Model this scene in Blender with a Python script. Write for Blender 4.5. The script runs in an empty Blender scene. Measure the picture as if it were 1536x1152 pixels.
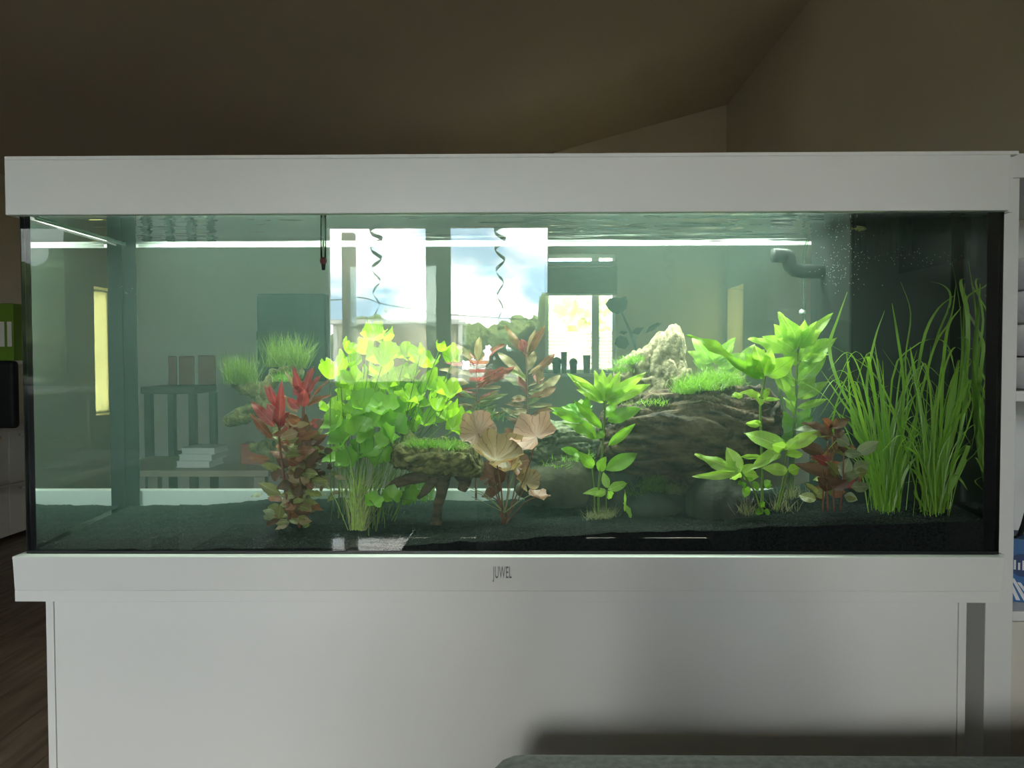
import bpy, bmesh, math, random
from mathutils import Vector, Matrix, noise
random.seed(7)
sc = bpy.context.scene
col = sc.collection
R = math.radians

# ------------------------------------------------------------------ camera
F = 1200.0
CAM = Vector((0.0, -1.2, 1.16))
psi, phi, rho = math.atan(15 / F), math.atan(36 / F), R(0.13)
fwd = Vector((-math.sin(psi) * math.cos(phi), math.cos(psi) * math.cos(phi), -math.sin(phi)))
rt0 = Vector((math.cos(psi), math.sin(psi), 0))
up0 = rt0.cross(fwd)
rt = rt0 * math.cos(rho) - up0 * math.sin(rho)
up = rt.cross(fwd)
cd = bpy.data.cameras.new('camera')
cd.sensor_width = 36.0
cd.lens = 36.0 * F / 1536.0
cd.clip_start = 0.01
cam = bpy.data.objects.new('camera', cd)
col.objects.link(cam)
cam.matrix_world = Matrix(((rt.x, up.x, -fwd.x, CAM.x), (rt.y, up.y, -fwd.y, CAM.y), (rt.z, up.z, -fwd.z, CAM.z), (0, 0, 0, 1)))
sc.camera = cam

def at(px, py, y):
    """world point seen at photo pixel (px, py) on the plane Y = y"""
    d = rt * ((px - 768) / F) - up * ((py - 576) / F) + fwd
    return CAM + d * ((y - CAM.y) / d.y)

# ------------------------------------------------------------------ world sky
w = bpy.data.worlds.new('sky')
sc.world = w
w.use_nodes = True
nt = w.node_tree
nt.nodes.clear()
N = nt.nodes.new
wo = N('ShaderNodeOutputWorld'); bg = N('ShaderNodeBackground')
tc = N('ShaderNodeTexCoord'); mp = N('ShaderNodeMapping'); mp.inputs['Scale'].default_value = (5.0, 5.0, 13.0)
mp.inputs['Location'].default_value = (0.35, 0.2, 0.1)
n1 = N('ShaderNodeTexNoise'); n1.inputs['Scale'].default_value = 1.4; n1.inputs['Detail'].default_value = 9; n1.inputs['Roughness'].default_value = 0.56
rp = N('ShaderNodeValToRGB')
rp.color_ramp.elements[0].position = 0.40; rp.color_ramp.elements[0].color = (0.24, 0.34, 0.45, 1)
rp.color_ramp.elements[1].position = 0.59; rp.color_ramp.elements[1].color = (1.0, 0.975, 0.92, 1)
e = rp.color_ramp.elements.new(0.48); e.color = (0.55, 0.62, 0.68, 1)
L = nt.links.new
L(tc.outputs['Generated'], mp.inputs[0]); L(mp.outputs[0], n1.inputs['Vector']); L(n1.outputs['Fac'], rp.inputs[0]); L(rp.outputs[0], bg.inputs[0]); L(bg.outputs[0], wo.inputs[0])
bg.inputs[1].default_value = 26.0

sl = bpy.data.lights.new('sun_offscreen', 'SUN'); sl.energy = 42.0; sl.angle = R(2.0); sl.color = (1.0, 0.93, 0.80)
sun = bpy.data.objects.new('sun_offscreen', sl); col.objects.link(sun)
sun.rotation_euler = Vector((-0.35, -0.55, -0.76)).to_track_quat('-Z', 'Y').to_euler()
vs = sc.view_settings
vs.view_transform = 'Standard'; vs.look = 'None'; vs.gamma = 1.0; vs.use_curve_mapping = False
vs.exposure = 0.58
cy = sc.cycles
cy.use_denoising = True
cy.caustics_reflective = False; cy.caustics_refractive = False
cy.max_bounces = 12; cy.diffuse_bounces = 5; cy.glossy_bounces = 5; cy.transparent_max_bounces = 24; cy.volume_bounces = 1
cy.sample_clamp_indirect = 8.0

def portal(name, c, rot, sx, sy):
    ld = bpy.data.lights.new(name, 'AREA'); ld.shape = 'RECTANGLE'; ld.size = sx; ld.size_y = sy
    ld.cycles.is_portal = True
    o = bpy.data.objects.new(name, ld); col.objects.link(o); o.location = c; o.rotation_euler = rot
    return o
WY = -4.0      # the window wall behind the photographer
portal('window_garden_offscreen', (-0.55, WY + 0.03, 1.53), (R(90), 0, 0), 1.6, 1.15)
portal('window_corner_offscreen', (-3.24, WY + 0.03, 1.53), (R(90), 0, 0), 0.58, 1.15)
portal('window_slim_portal', (1.682, 4.77, 1.23), (0, R(90), 0), 0.92, 0.42)
portal('window_far_portal', (0.46, 5.02, 1.52), (R(-90), 0, 0), 0.56, 0.95)

# ------------------------------------------------------------------ materials
MATS = {}
def mat(name, color=(0.8, 0.8, 0.8), rough=0.5, metal=0.0, var=0.0, nscale=8.0, bump=0.0, bscale=60.0, spec=0.5, color2=None, stretch=None):
    m = bpy.data.materials.new(name); m.use_nodes = True
    t = m.node_tree; b = t.nodes['Principled BSDF']
    b.inputs['Base Color'].default_value = (*color, 1); b.inputs['Roughness'].default_value = rough
    b.inputs['Metallic'].default_value = metal; b.inputs['Specular IOR Level'].default_value = spec
    if color2 or var:
        c = t.nodes.new('ShaderNodeTexCoord'); n = t.nodes.new('ShaderNodeTexNoise'); n.inputs['Scale'].default_value = nscale; n.inputs['Detail'].default_value = 6
        mpp = t.nodes.new('ShaderNodeMapping')
        if stretch: mpp.inputs['Scale'].default_value = stretch
        r = t.nodes.new('ShaderNodeValToRGB'); r.color_ramp.elements[0].position = 0.35; r.color_ramp.elements[1].position = 0.66
        c2 = color2 or tuple(min(1, x * (1 + var)) for x in color)
        r.color_ramp.elements[0].color = (*color, 1); r.color_ramp.elements[1].color = (*c2, 1)
        t.links.new(c.outputs['Object'], mpp.inputs[0]); t.links.new(mpp.outputs[0], n.inputs['Vector']); t.links.new(n.outputs['Fac'], r.inputs[0]); t.links.new(r.outputs[0], b.inputs['Base Color'])
    if bump:
        c = t.nodes.new('ShaderNodeTexCoord'); n = t.nodes.new('ShaderNodeTexNoise'); n.inputs['Scale'].default_value = bscale; n.inputs['Detail'].default_value = 5
        bp = t.nodes.new('ShaderNodeBump'); bp.inputs['Strength'].default_value = bump; bp.inputs['Distance'].default_value = 0.004
        t.links.new(c.outputs['Object'], n.inputs['Vector']); t.links.new(n.outputs['Fac'], bp.inputs['Height']); t.links.new(bp.outputs[0], b.inputs['Normal'])
    MATS[name] = m
    return m

def leafmat(name, c1, c2, vein, trans=0.5, rough=0.4, gloss=0.08, radial=False):
    """leaf: random tone per leaf, midrib and side veins in leaf coordinates, light shining through"""
    m = bpy.data.materials.new(name); m.use_nodes = True
    t = m.node_tree; t.nodes.clear(); n = t.nodes.new; l = t.links.new
    out = n('ShaderNodeOutputMaterial'); oi = n('ShaderNodeObjectInfo'); tcn = n('ShaderNodeTexCoord'); sx = n('ShaderNodeSeparateXYZ')
    l(tcn.outputs['Object'], sx.inputs[0])
    ns = n('ShaderNodeTexNoise'); ns.inputs['Scale'].default_value = 5.0
    l(tcn.outputs['Object'], ns.inputs['Vector'])
    ad = n('ShaderNodeMath'); ad.operation = 'MULTIPLY_ADD'; ad.inputs[1].default_value = 0.6; ad.inputs[2].default_value = -0.1
    l(ns.outputs['Fac'], ad.inputs[0])
    ad2 = n('ShaderNodeMath'); ad2.operation = 'MULTIPLY_ADD'; ad2.inputs[1].default_value = 0.6; ad2.use_clamp = True
    l(oi.outputs['Random'], ad2.inputs[0]); l(ad.outputs[0], ad2.inputs[2])
    mx = n('ShaderNodeMix'); mx.data_type = 'RGBA'; mx.inputs[6].default_value = (*c1, 1); mx.inputs[7].default_value = (*c2, 1)
    l(ad2.outputs[0], mx.inputs[0])
    ab = n('ShaderNodeMath'); ab.operation = 'ABSOLUTE'; l(sx.outputs['Y'], ab.inputs[0])
    lt = n('ShaderNodeMath'); lt.operation = 'LESS_THAN'; lt.inputs[1].default_value = 0.025; l(ab.outputs[0], lt.inputs[0])
    # side veins: x - |y|
    sb = n('ShaderNodeMath'); sb.operation = 'SUBTRACT'; l(sx.outputs['X'], sb.inputs[0])
    hm = n('ShaderNodeMath'); hm.operation = 'MULTIPLY'; hm.inputs[1].default_value = 0.3; l(ab.outputs[0], hm.inputs[0]); l(hm.outputs[0], sb.inputs[1])
    ms = n('ShaderNodeMath'); ms.operation = 'MULTIPLY'; ms.inputs[1].default_value = 9.0; l(sb.outputs[0], ms.inputs[0])
    fr = n('ShaderNodeMath'); fr.operation = 'FRACT'; l(ms.outputs[0], fr.inputs[0])
    lt2 = n('ShaderNodeMath'); lt2.operation = 'LESS_THAN'; lt2.inputs[1].default_value = 0.12; l(fr.outputs[0], lt2.inputs[0])
    h2 = n('ShaderNodeMath'); h2.operation = 'MULTIPLY'; h2.inputs[1].default_value = 0.4; l(lt2.outputs[0], h2.inputs[0])
    if radial:
        at2 = n('ShaderNodeMath'); at2.operation = 'ARCTAN2'; l(sx.outputs['Y'], at2.inputs[0]); l(sx.outputs['X'], at2.inputs[1])
        nadd = n('ShaderNodeMath'); nadd.operation = 'MULTIPLY_ADD'; nadd.inputs[1].default_value = 0.5; l(ns.outputs['Fac'], nadd.inputs[0]); l(at2.outputs[0], nadd.inputs[2])
        l(nadd.outputs[0], ms.inputs[0]); ms.inputs[1].default_value = 2.7
        h2.inputs[1].default_value = 0.75; lt.inputs[1].default_value = -1.0
    mxv = n('ShaderNodeMath'); mxv.operation = 'MAXIMUM'; l(lt.outputs[0], mxv.inputs[0]); l(h2.outputs[0], mxv.inputs[1])
    mv = n('ShaderNodeMix'); mv.data_type = 'RGBA'; mv.inputs[7].default_value = (*vein, 1); l(mxv.outputs[0], mv.inputs[0]); l(mx.outputs[2], mv.inputs[6])
    df = n('ShaderNodeBsdfDiffuse'); tr = n('ShaderNodeBsdfTranslucent'); l(mv.outputs[2], df.inputs[0]); l(mv.outputs[2], tr.inputs[0])
    m1 = n('ShaderNodeMixShader'); m1.inputs[0].default_value = trans; l(df.outputs[0], m1.inputs[1]); l(tr.outputs[0], m1.inputs[2])
    gl = n('ShaderNodeBsdfGlossy'); gl.inputs['Roughness'].default_value = rough
    m2 = n('ShaderNodeMixShader'); m2.inputs[0].default_value = gloss * 0.5; l(m1.outputs[0], m2.inputs[1]); l(gl.outputs[0], m2.inputs[2])
    l(m2.outputs[0], out.inputs[0])
    MATS[name] = m
    return m

def clearmat(name, ior, tint=(1, 1, 1), fres=True):
    m = bpy.data.materials.new(name); m.use_nodes = True
    t = m.node_tree; t.nodes.clear(); n = t.nodes.new; l = t.links.new
    out = n('ShaderNodeOutputMaterial'); tr = n('ShaderNodeBsdfTransparent'); tr.inputs[0].default_value = (*tint, 1)
    if not fres:
        l(tr.outputs[0], out.inputs[0])
    else:
        g = n('ShaderNodeBsdfGlossy'); g.inputs['Roughness'].default_value = 0.0; g.inputs[0].default_value = (1, 1, 1, 1)
        fn = n('ShaderNodeFresnel'); fn.inputs[0].default_value = ior
        mx = n('ShaderNodeMixShader'); l(fn.outputs[0], mx.inputs[0]); l(tr.outputs[0], mx.inputs[1]); l(g.outputs[0], mx.inputs[2]); l(mx.outputs[0], out.inputs[0])
    MATS[name] = m
    return m

mat('white_lacquer', (0.80, 0.80, 0.785), 0.35, var=0.02, nscale=3, bump=0.02, bscale=400)
mat('seam', (0.30, 0.30, 0.29), 0.6)
mat('chrome', (0.62, 0.66, 0.68), 0.25, metal=1.0); mat('silver_letter', (0.20, 0.215, 0.225), 0.4, metal=0.3)
mat('black_silicone', (0.008, 0.010, 0.012), 0.35)
mat('ceiling_paint', (0.62, 0.545, 0.475), 0.9, var=0.03, nscale=1.2, bump=0.05, bscale=120)
mat('wall_paint', (0.70, 0.64, 0.55), 0.9, var=0.03, nscale=1.5, bump=0.06, bscale=150)
mat('window_white', (0.78, 0.78, 0.76), 0.4, var=0.02)
mat('skirting', (0.75, 0.74, 0.72), 0.5, var=0.02)
mat('sofa_fabric', (0.07, 0.068, 0.068), 0.98, spec=0.1, var=0.5, nscale=90, bump=0.5, bscale=500)
mat('black_plastic', (0.010, 0.012, 0.012), 0.6, spec=0.25, var=0.4, nscale=20)
mat('gravel', (0.005, 0.0065, 0.0065), 0.7, color2=(0.018, 0.023, 0.022), nscale=260, spec=0.08)
mat('driftwood', (0.014, 0.008, 0.005), 0.85, color2=(0.15, 0.095, 0.055), nscale=40, bump=1.0, bscale=160, stretch=(0.5, 1, 2.2))
mat('driftwood_mossy', (0.06, 0.055, 0.02), 0.9, color2=(0.24, 0.22, 0.08), nscale=60, bump=0.9, bscale=200)
mat('driftwood_grey', (0.06, 0.065, 0.04), 0.9, color2=(0.21, 0.22, 0.13), nscale=40, bump=0.8, bscale=140, stretch=(0.6, 1, 2.0))
mat('pale_stone', (0.13, 0.10, 0.055), 0.85, color2=(0.38, 0.32, 0.19), nscale=70, bump=1.0, bscale=150, stretch=(1.3, 1.3, 0.6))
mat('dark_stone', (0.02, 0.022, 0.018), 0.8, color2=(0.05, 0.052, 0.04), nscale=30, bump=0.7, bscale=100)
mat('brown_stone', (0.05, 0.045, 0.028), 0.85, color2=(0.11, 0.10, 0.06), nscale=20, bump=0.7, bscale=90)
mat('pale_white', (0.60, 0.68, 0.62), 0.6, var=0.1, nscale=80)  # small white parts and bubbles, also the painted meniscus glint
mat('trunk_bark', (0.10, 0.075, 0.05), 0.9, color2=(0.16, 0.12, 0.08), nscale=20)
leafmat('lime_leaf', (0.33, 0.60, 0.012), (0.52, 0.78, 0.04), (0.60, 0.82, 0.10), 0.6, radial=True)
leafmat('green_leaf', (0.15, 0.40, 0.015), (0.33, 0.60, 0.05), (0.22, 0.45, 0.05), 0.5)
leafmat('bright_leaf', (0.34, 0.62, 0.05), (0.50, 0.76, 0.10), (0.62, 0.80, 0.20), 0.55)
leafmat('red_leaf', (0.30, 0.025, 0.035), (0.42, 0.08, 0.07), (0.50, 0.16, 0.14), 0.45)
leafmat('russet_leaf', (0.20, 0.055, 0.03), (0.34, 0.14, 0.06), (0.40, 0.2, 0.1), 0.4)
leafmat('olive_leaf', (0.17, 0.16, 0.045), (0.34, 0.36, 0.11), (0.42, 0.42, 0.16), 0.45)
leafmat('dusky_leaf', (0.10, 0.05, 0.03), (0.17, 0.09, 0.05), (0.2, 0.1, 0.06), 0.4)
leafmat('tan_leaf', (0.40, 0.24, 0.14), (0.50, 0.38, 0.20), (0.55, 0.42, 0.26), 0.45)
leafmat('grey_green_leaf', (0.20, 0.24, 0.12), (0.32, 0.36, 0.19), (0.40, 0.42, 0.24), 0.45)
leafmat('pink_pad', (0.48, 0.24, 0.17), (0.58, 0.34, 0.24), (0.26, 0.08, 0.06), 0.45, radial=True); leafmat('tan_pad', (0.30, 0.17, 0.07), (0.42, 0.28, 0.13), (0.14, 0.07, 0.03), 0.45, radial=True); leafmat('russet_pad', (0.20, 0.055, 0.03), (0.30, 0.12, 0.06), (0.10, 0.03, 0.02), 0.45, radial=True)
leafmat('blade', (0.16, 0.38, 0.02), (0.34, 0.56, 0.05), (0.30, 0.55, 0.06), 0.5)
leafmat('moss', (0.16, 0.36, 0.03), (0.30, 0.52, 0.06), (0.3, 0.5, 0.08), 0.5)
leafmat('hair_grass', (0.10, 0.19, 0.02), (0.20, 0.30, 0.045), (0.2, 0.3, 0.05), 0.5)
leafmat('stem', (0.16, 0.26, 0.05), (0.24, 0.34, 0.08), (0.2, 0.3, 0.06), 0.3)
leafmat('red_stem', (0.22, 0.09, 0.05), (0.28, 0.14, 0.07), (0.25, 0.1, 0.06), 0.3)
leafmat('pale_thread', (0.34, 0.36, 0.16), (0.42, 0.46, 0.2), (0.4, 0.4, 0.2), 0.4)
clearmat('glass_front', 1.52)
clearmat('glass_wet', 1.33)
clearmat('glass_clear', 1.0, fres=False)
clearmat('glass_window', 1.45, (0.97, 0.98, 0.97)); clearmat('glass_dimmed', 1.45, (0.32, 0.34, 0.34))  # second glass is darkened only to dim the corner window's mirror image

# ------------------------------------------------------------------ mesh helpers
def link(o, parent=None):
    col.objects.link(o)
    if parent is not None: o.parent = parent
    return o

def tag(o, label=None, cat=None, group=None, kind=None):
    if label: o['label'] = label
    if cat: o['category'] = cat
    if group: o['group'] = group
    if kind: o['kind'] = kind
    return o

def empty(name, loc, label=None, cat=None, group=None, kind=None):
    o = bpy.data.objects.new(name, None); o.empty_display_size = 0.02; o.location = loc
    link(o); tag(o, label, cat, group, kind)
    return o

class MB:
    def __init__(s): s.v = []; s.f = []; s.mi = []; s.cur = 0
    def quad(s, a, b, c, d):
        i = len(s.v); s.v += [Vector(a), Vector(b), Vector(c), Vector(d)]; s.f.append((i, i + 1, i + 2, i + 3)); s.mi.append(s.cur)
    def box(s, x0, x1, y0, y1, z0, z1):
        i = len(s.v)
        for z in (z0, z1):
            for (x, y) in ((x0, y0), (x1, y0), (x1, y1), (x0, y1)): s.v.append(Vector((x, y, z)))
        for q in ((3, 2, 1, 0), (4, 5, 6, 7), (0, 1, 5, 4), (1, 2, 6, 5), (2, 3, 7, 6), (3, 0, 4, 7)):
            s.f.append(tuple(i + k for k in q)); s.mi.append(s.cur)
    def tube(s, pts, rad, n=8, cap=True):
        pts = [Vector(p) for p in pts]
        if not hasattr(rad, '__len__'): rad = [rad] * len(pts)
        base = len(s.v); ref = Vector((0.13, 0.91, 0.37))
        for k, p in enumerate(pts):
            d = (pts[min(k + 1, len(pts) - 1)] - pts[max(k - 1, 0)])
            d = d.normalized() if d.length > 1e-9 else Vector((0, 0, 1))
            u = d.cross(ref)
            if u.length < 1e-4: u = d.cross(Vector((1, 0, 0)))
            u.normalize(); w_ = d.cross(u)
            for j in range(n):
                a = 2 * math.pi * j / n
                s.v.append(p + (u * math.cos(a) + w_ * math.sin(a)) * rad[k])
        for k in range(len(pts) - 1):
            for j in range(n):
                a = base + k * n + j; b = base + k * n + (j + 1) % n
                s.f.append((a, b, b + n, a + n)); s.mi.append(s.cur)
        if cap:
            s.f.append(tuple(base + j for j in reversed(range(n)))); s.mi.append(s.cur)
            s.f.append(tuple(base + (len(pts) - 1) * n + j for j in range(n))); s.mi.append(s.cur)
    def ribbon(s, pts, wd, side):
        base = len(s.v)
        for k, p in enumerate(pts):
            hw = wd[k] * 0.5 if hasattr(wd, '__len__') else wd * 0.5 * (1 - k / (len(pts) - 1) * 0.9)
            s.v += [Vector(p) - side * hw, Vector(p) + side * hw]
        for k in range(len(pts) - 1):
            a = base + 2 * k
            s.f.append((a, a + 1, a + 3, a + 2)); s.mi.append(s.cur)
    def mesh(s, name, mats, smooth=False):
        m = bpy.data.meshes.new(name); m.from_pydata([tuple(v) for v in s.v], [], s.f)
        for x in (mats if isinstance(mats, (list, tuple)) else [mats]): m.materials.append(MATS[x])
        if any(s.mi): m.polygons.foreach_set('material_index', s.mi)
        if smooth: m.polygons.foreach_set('use_smooth', [True] * len(m.polygons))
        m.update()
        return m
    def build(s, name, mats, parent=None, smooth=False, bevel=0.0, loc=None):
        off = Vector((0, 0, 0))
        if parent is not None: off = parent_world(parent)
        elif loc is not None: off = Vector(loc)
        if off.length > 0: s.v = [v - off for v in s.v]
        o = bpy.data.objects.new(name, s.mesh(name, mats, smooth)); link(o, parent)
        if parent is None and loc is not None: o.location = loc
        if bevel:
            b = o.modifiers.new('bevel', 'BEVEL'); b.width = bevel; b.segments = 2; b.limit_method = 'ANGLE'
        return o

def parent_world(p):
    q = Vector((0, 0, 0))
    while p is not None:
        q += p.location; p = p.parent
    return q

def boxpart(name, m, parent, x0, x1, y0, y1, z0, z1, bevel=0.0, **k):
    b = MB(); b.box(x0, x1, y0, y1, z0, z1)
    return b.build(name, m, parent, bevel=bevel, **k)

def struct(o, label): return tag(o, label, kind='structure')

def smooth_path(pts, n=12):
    """Catmull-Rom through points"""
    P = [Vector(p) for p in pts]
    if len(P) == 2: return [P[0].lerp(P[1], i / n) for i in range(n + 1)]
    P = [P[0] * 2 - P[1]] + P + [P[-1] * 2 - P[-2]]
    out = []; segs = len(P) - 3; per = max(2, n // segs)
    for s in range(segs):
        a, b, c, d = P[s:s + 4]
        for i in range(per):
            t = i / per
            out.append(0.5 * ((2 * b) + (c - a) * t + (2 * a - 5 * b + 4 * c - d) * t * t + (3 * b - a - 3 * c + d) * t ** 3))
    out.append(P[-2].copy())
    return out

# ------------------------------------------------------------------ the room shell
FARY, RX, LX = 5.05, 1.582, -3.6
def ceil_z(x):
    a = 3.124 - 0.268 * (RX - x); b = 2.45; k = 0.35
    h = max(0.0, min(1.0, 0.5 + 0.5 * (a - b) / k))
    return b * (1 - h) + a * h + k * h * (1 - h) * 0.5
b = MB(); nx = 60; ny = 2
for j in range(ny):
    for i in range(nx + 1):
        x = LX - 0.1 + (RX + 0.2 - LX) * i / nx
        b.v.append(Vector((x, WY - 0.1 if j == 0 else FARY + 0.1, ceil_z(x))))
for i in range(nx): b.f.append((i, i + nx + 1, i + nx + 2, i + 1)); b.mi.append(0)
struct(b.build('ceiling', 'ceiling_paint', smooth=True), 'beige sloped ceiling falling away from the tall wall')

def wall_holes(name, axis, pos, u0, u1, z0, z1, holes, th, label, m_='wall_paint'):
    """wall slab split around rectangular openings; axis 'y' = wall on plane Y=pos"""
    us = sorted(set([u0, u1] + [h[0] for h in holes] + [h[1] for h in holes]))
    m = MB()
    for a, c in zip(us[:-1], us[1:]):
        hs = [h for h in holes if h[0] <= a + 1e-6 and h[1] >= c - 1e-6]
        zs = [z0] + ([hs[0][2], hs[0][3]] if hs else []) + [z1]
        for k in range(0, len(zs), 2):
            if zs[k + 1] - zs[k] < 1e-4: continue
            if axis == 'y': m.box(a, c, min(pos, pos + th), max(pos, pos + th), zs[k], zs[k + 1])
            else: m.box(min(pos, pos + th), max(pos, pos + th), a, c, zs[k], zs[k + 1])
    return struct(m.build(name, m_), label)

HOLE_DOOR = (-1.33, 0.23, 0.96, 2.09)
HOLE_SIDE = (-3.52, -2.96, 0.96, 2.09)
WIN_FAR = (0.18, 0.735, 1.055, 1.985)
WIN_SLIM = (4.55, 4.99, 0.76, 1.70)
wall_holes('wall_window_side', 'y', WY, LX, RX, 0, 3.4, [HOLE_SIDE, HOLE_DOOR], -0.2, 'beige wall with garden windows mirrored in the tank')
wall_holes('wall_far', 'y', FARY, LX, RX, 0, 3.4, [WIN_FAR], 0.2, 'beige gable wall under the sloped ceiling')
wall_holes('wall_right', 'x', RX, WY - 0.2, FARY + 0.2, 0, 3.4, [WIN_SLIM], 0.2, 'tall beige wall beside the cube shelf')
wall_holes('wall_left', 'x', LX, WY - 0.2, FARY + 0.2, 0, 2.6, [], -0.2, 'beige wall behind the white drawers')

# floor slab + wood-look planks where they show
mat('floor_grout', (0.10, 0.085, 0.07), 0.7, var=0.05)
fm = mat('floor_wood', (0.12, 0.085, 0.06), 0.45, color2=(0.27, 0.20, 0.15), nscale=3.0, stretch=(9, 0.8, 1))
t = fm.node_tree; pb = t.nodes['Principled BSDF']
oi = t.nodes.new('ShaderNodeObjectInfo'); cmb = t.nodes.new('ShaderNodeCombineXYZ'); mpn = [x for x in t.nodes if x.type == 'MAPPING'][0]
mul = t.nodes.new('ShaderNodeMath'); mul.operation = 'MULTIPLY'; mul.inputs[1].default_value = 37.0
t.links.new(oi.outputs['Random'], mul.inputs[0]); t.links.new(mul.outputs[0], cmb.inputs[0]); t.links.new(mul.outputs[0], cmb.inputs[1]); t.links.new(cmb.outputs[0], mpn.inputs['Location'])
fl = boxpart('floor', 'floor_grout', None, LX, RX, WY, FARY, -0.12, -0.004)
struct(fl, 'brown wood-look plank floor')
pm = MB(); pm.box(-0.0985, 0.0985, -0.5985, 0.5985, -0.006, 0.0); pmesh = pm.mesh('plank', 'floor_wood')
i = 0
for ix in range(26):
    for iy in range(8):
        x = LX + 0.1 + ix * 0.2; y = WY + 0.3 + (0.4 * (ix % 3)) + iy * 1.2
        if x > RX - 0.09 or y + 0.6 > FARY + 0.3: continue
        o = bpy.data.objects.new('plank', pmesh); link(o, fl); o.location = (x, y, 0)
for nm, (x0, x1, y0, y1) in {'baseboard_far': (LX, RX, FARY - 0.015, FARY), 'baseboard_right': (RX - 0.015, RX, WY, FARY), 'baseboard_left': (LX, LX + 0.015, WY, FARY)}.items():
    struct(boxpart(nm, 'skirting', None, x0, x1, y0, y1, 0, 0.07, bevel=0.004), 'white skirting board along the wall foot')

def window(name, axis, pos, u0, u1, z0, z1, mull, label, fw=0.05, glass='glass_window'):
    r = empty(name, ((u0 + u1) / 2, pos, z0) if axis == 'y' else (pos, (u0 + u1) / 2, z0)); struct(r, label)
    def bx(nm, a, c, d, e_, th, m):
        if axis == 'y': return boxpart(nm, m, r, a, c, pos - th, pos + th, d, e_, bevel=0.004 if th > 0.01 else 0)
        return boxpart(nm, m, r, pos - th, pos + th, a, c, d, e_, bevel=0.004 if th > 0.01 else 0)
    bx('frame_rail', u0, u1, z0, z0 + fw, 0.035, 'window_white'); bx('frame_rail', u0, u1, z1 - fw, z1, 0.035, 'window_white')
    edges = [u0] + list(mull) + [u1]
    bx('frame_stile', u0, u0 + fw, z0 + fw, z1 - fw, 0.035, 'window_white'); bx('frame_stile', u1 - fw, u1, z0 + fw, z1 - fw, 0.035, 'window_white')
    for (c, hw) in mull: bx('mullion', c - hw, c + hw, z0 + fw, z1 - fw, 0.035, 'window_white')
    cuts = [u0 + fw]
    for (c, hw) in mull: cuts += [c - hw, c + hw]
    cuts.append(u1 - fw)
    for k in range(0, len(cuts), 2): bx('pane', cuts[k], cuts[k + 1], z0 + fw, z1 - fw, 0.003, glass)
    return r
window('window_1', 'y', WY - 0.08, *HOLE_DOOR, [(-0.548, 0.08)], 'white double window to the garden, mirrored in the tank', 0.06)
struct(boxpart('trim_1', 'window_white', None, HOLE_DOOR[0] - 0.04, HOLE_DOOR[1] + 0.04, WY - 0.04, WY + 0.16, 0.925, 0.955, bevel=0.004), 'white window sill under the double window')
window('window_2', 'y', WY - 0.08, *HOLE_SIDE, [], 'narrow corner window, its glass darkened to dim its mirror image in the tank', glass='glass_dimmed')
wf = window('window_3', 'y', FARY + 0.06, *WIN_FAR, [(0.575, 0.03)], 'small window with pleated blind seen through the tank', 0.03)
boxpart('sill', 'window_white', wf, WIN_FAR[0] - 0.03, WIN_FAR[1] + 0.03, FARY - 0.10, FARY + 0.05, WIN_FAR[2] - 0.03, WIN_FAR[2], bevel=0.004)
window('window_4', 'x', RX + 0.17, *WIN_SLIM, [], 'slim bright window in the tall side wall', 0.02)

# ------------------------------------------------------------------ cabinet, tank, hood
TX0, TX1, TY1 = -0.753, 0.713, 0.312           # tank outside
GT = 0.008
IX0, IX1, IY0, IY1 = TX0 + GT, TX1 - GT, GT, TY1 - GT
ZB, ZW = 0.8675, 1.379                          # bottom rim top, water level
cab = empty('aquarium_cabinet', (-0.03, 0.17, 0), 'white base cabinet carrying the aquarium', 'cabinet')
boxpart('side_panel', 'white_lacquer', cab, -0.739, -0.727, 0.02, 0.33, 0, 0.798, bevel=0.0008)
boxpart('side_panel', 'white_lacquer', cab, 0.667, 0.679, 0.02, 0.33, 0, 0.798, bevel=0.0008)
boxpart('front_panel', 'white_lacquer', cab, -0.7262, 0.6662, 0.021, 0.036, 0.0, 0.7975, bevel=0.0008)
boxpart('back_panel', 'white_lacquer', cab, -0.727, 0.667, 0.315, 0.33, 0, 0.798)
boxpart('bottom_panel', 'white_lacquer', cab, -0.727, 0.667, 0.036, 0.315, 0.05, 0.066)
boxpart('top_board', 'white_lacquer', cab, -0.7644, 0.7085, -0.015, 0.345, 0.798, 0.8152, bevel=0.0008)

tank = empty('aquarium', (-0.02, 0.15, 0.8156), 'long glass aquarium with white bottom frame and black corner seals', 'aquarium')
# bottom frame: four white rails, slightly flared at the top
m = MB(); zf0, zf1 = 0.8156, 0.8675
def rail(m, pts0, pts1):
    i = len(m.v); m.v += [Vector(p) for p in pts0 + pts1]; n = len(pts0)
    m.f.append(tuple(i + k for k in reversed(range(n)))); m.f.append(tuple(i + n + k for k in range(n))); m.mi += [0, 0]
    for k in range(n): m.f.append((i + k, i + (k + 1) % n, i + n + (k + 1) % n, i + n + k)); m.mi.append(0)
rail(m, [(-0.7635, -0.0165, zf0), (0.7105, -0.0165, zf0), (0.7105, -0.002, zf0), (-0.7635, -0.002, zf0)], [(-0.764, -0.02, zf1), (0.712, -0.02, zf1), (0.712, -0.002, zf1), (-0.764, -0.002, zf1)])
m.build('bottom_frame', 'white_lacquer', tank, bevel=0.001)
boxpart('bottom_frame', 'white_lacquer', tank, -0.764, -0.754, -0.001, 0.34, zf0, zf1, bevel=0.001)
boxpart('bottom_frame', 'white_lacquer', tank, 0.7135, 0.7225, -0.001, 0.34, zf0, zf1, bevel=0.001)
boxpart('bottom_frame', 'white_lacquer', tank, -0.764, 0.7225, 0.315, 0.34, zf0, 0.912, bevel=0.001)
boxpart('floor_pane', 'black_silicone', tank, TX0, TX1, 0.0, TY1, zf0 + 0.002, zf0 + 0.018)
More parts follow.
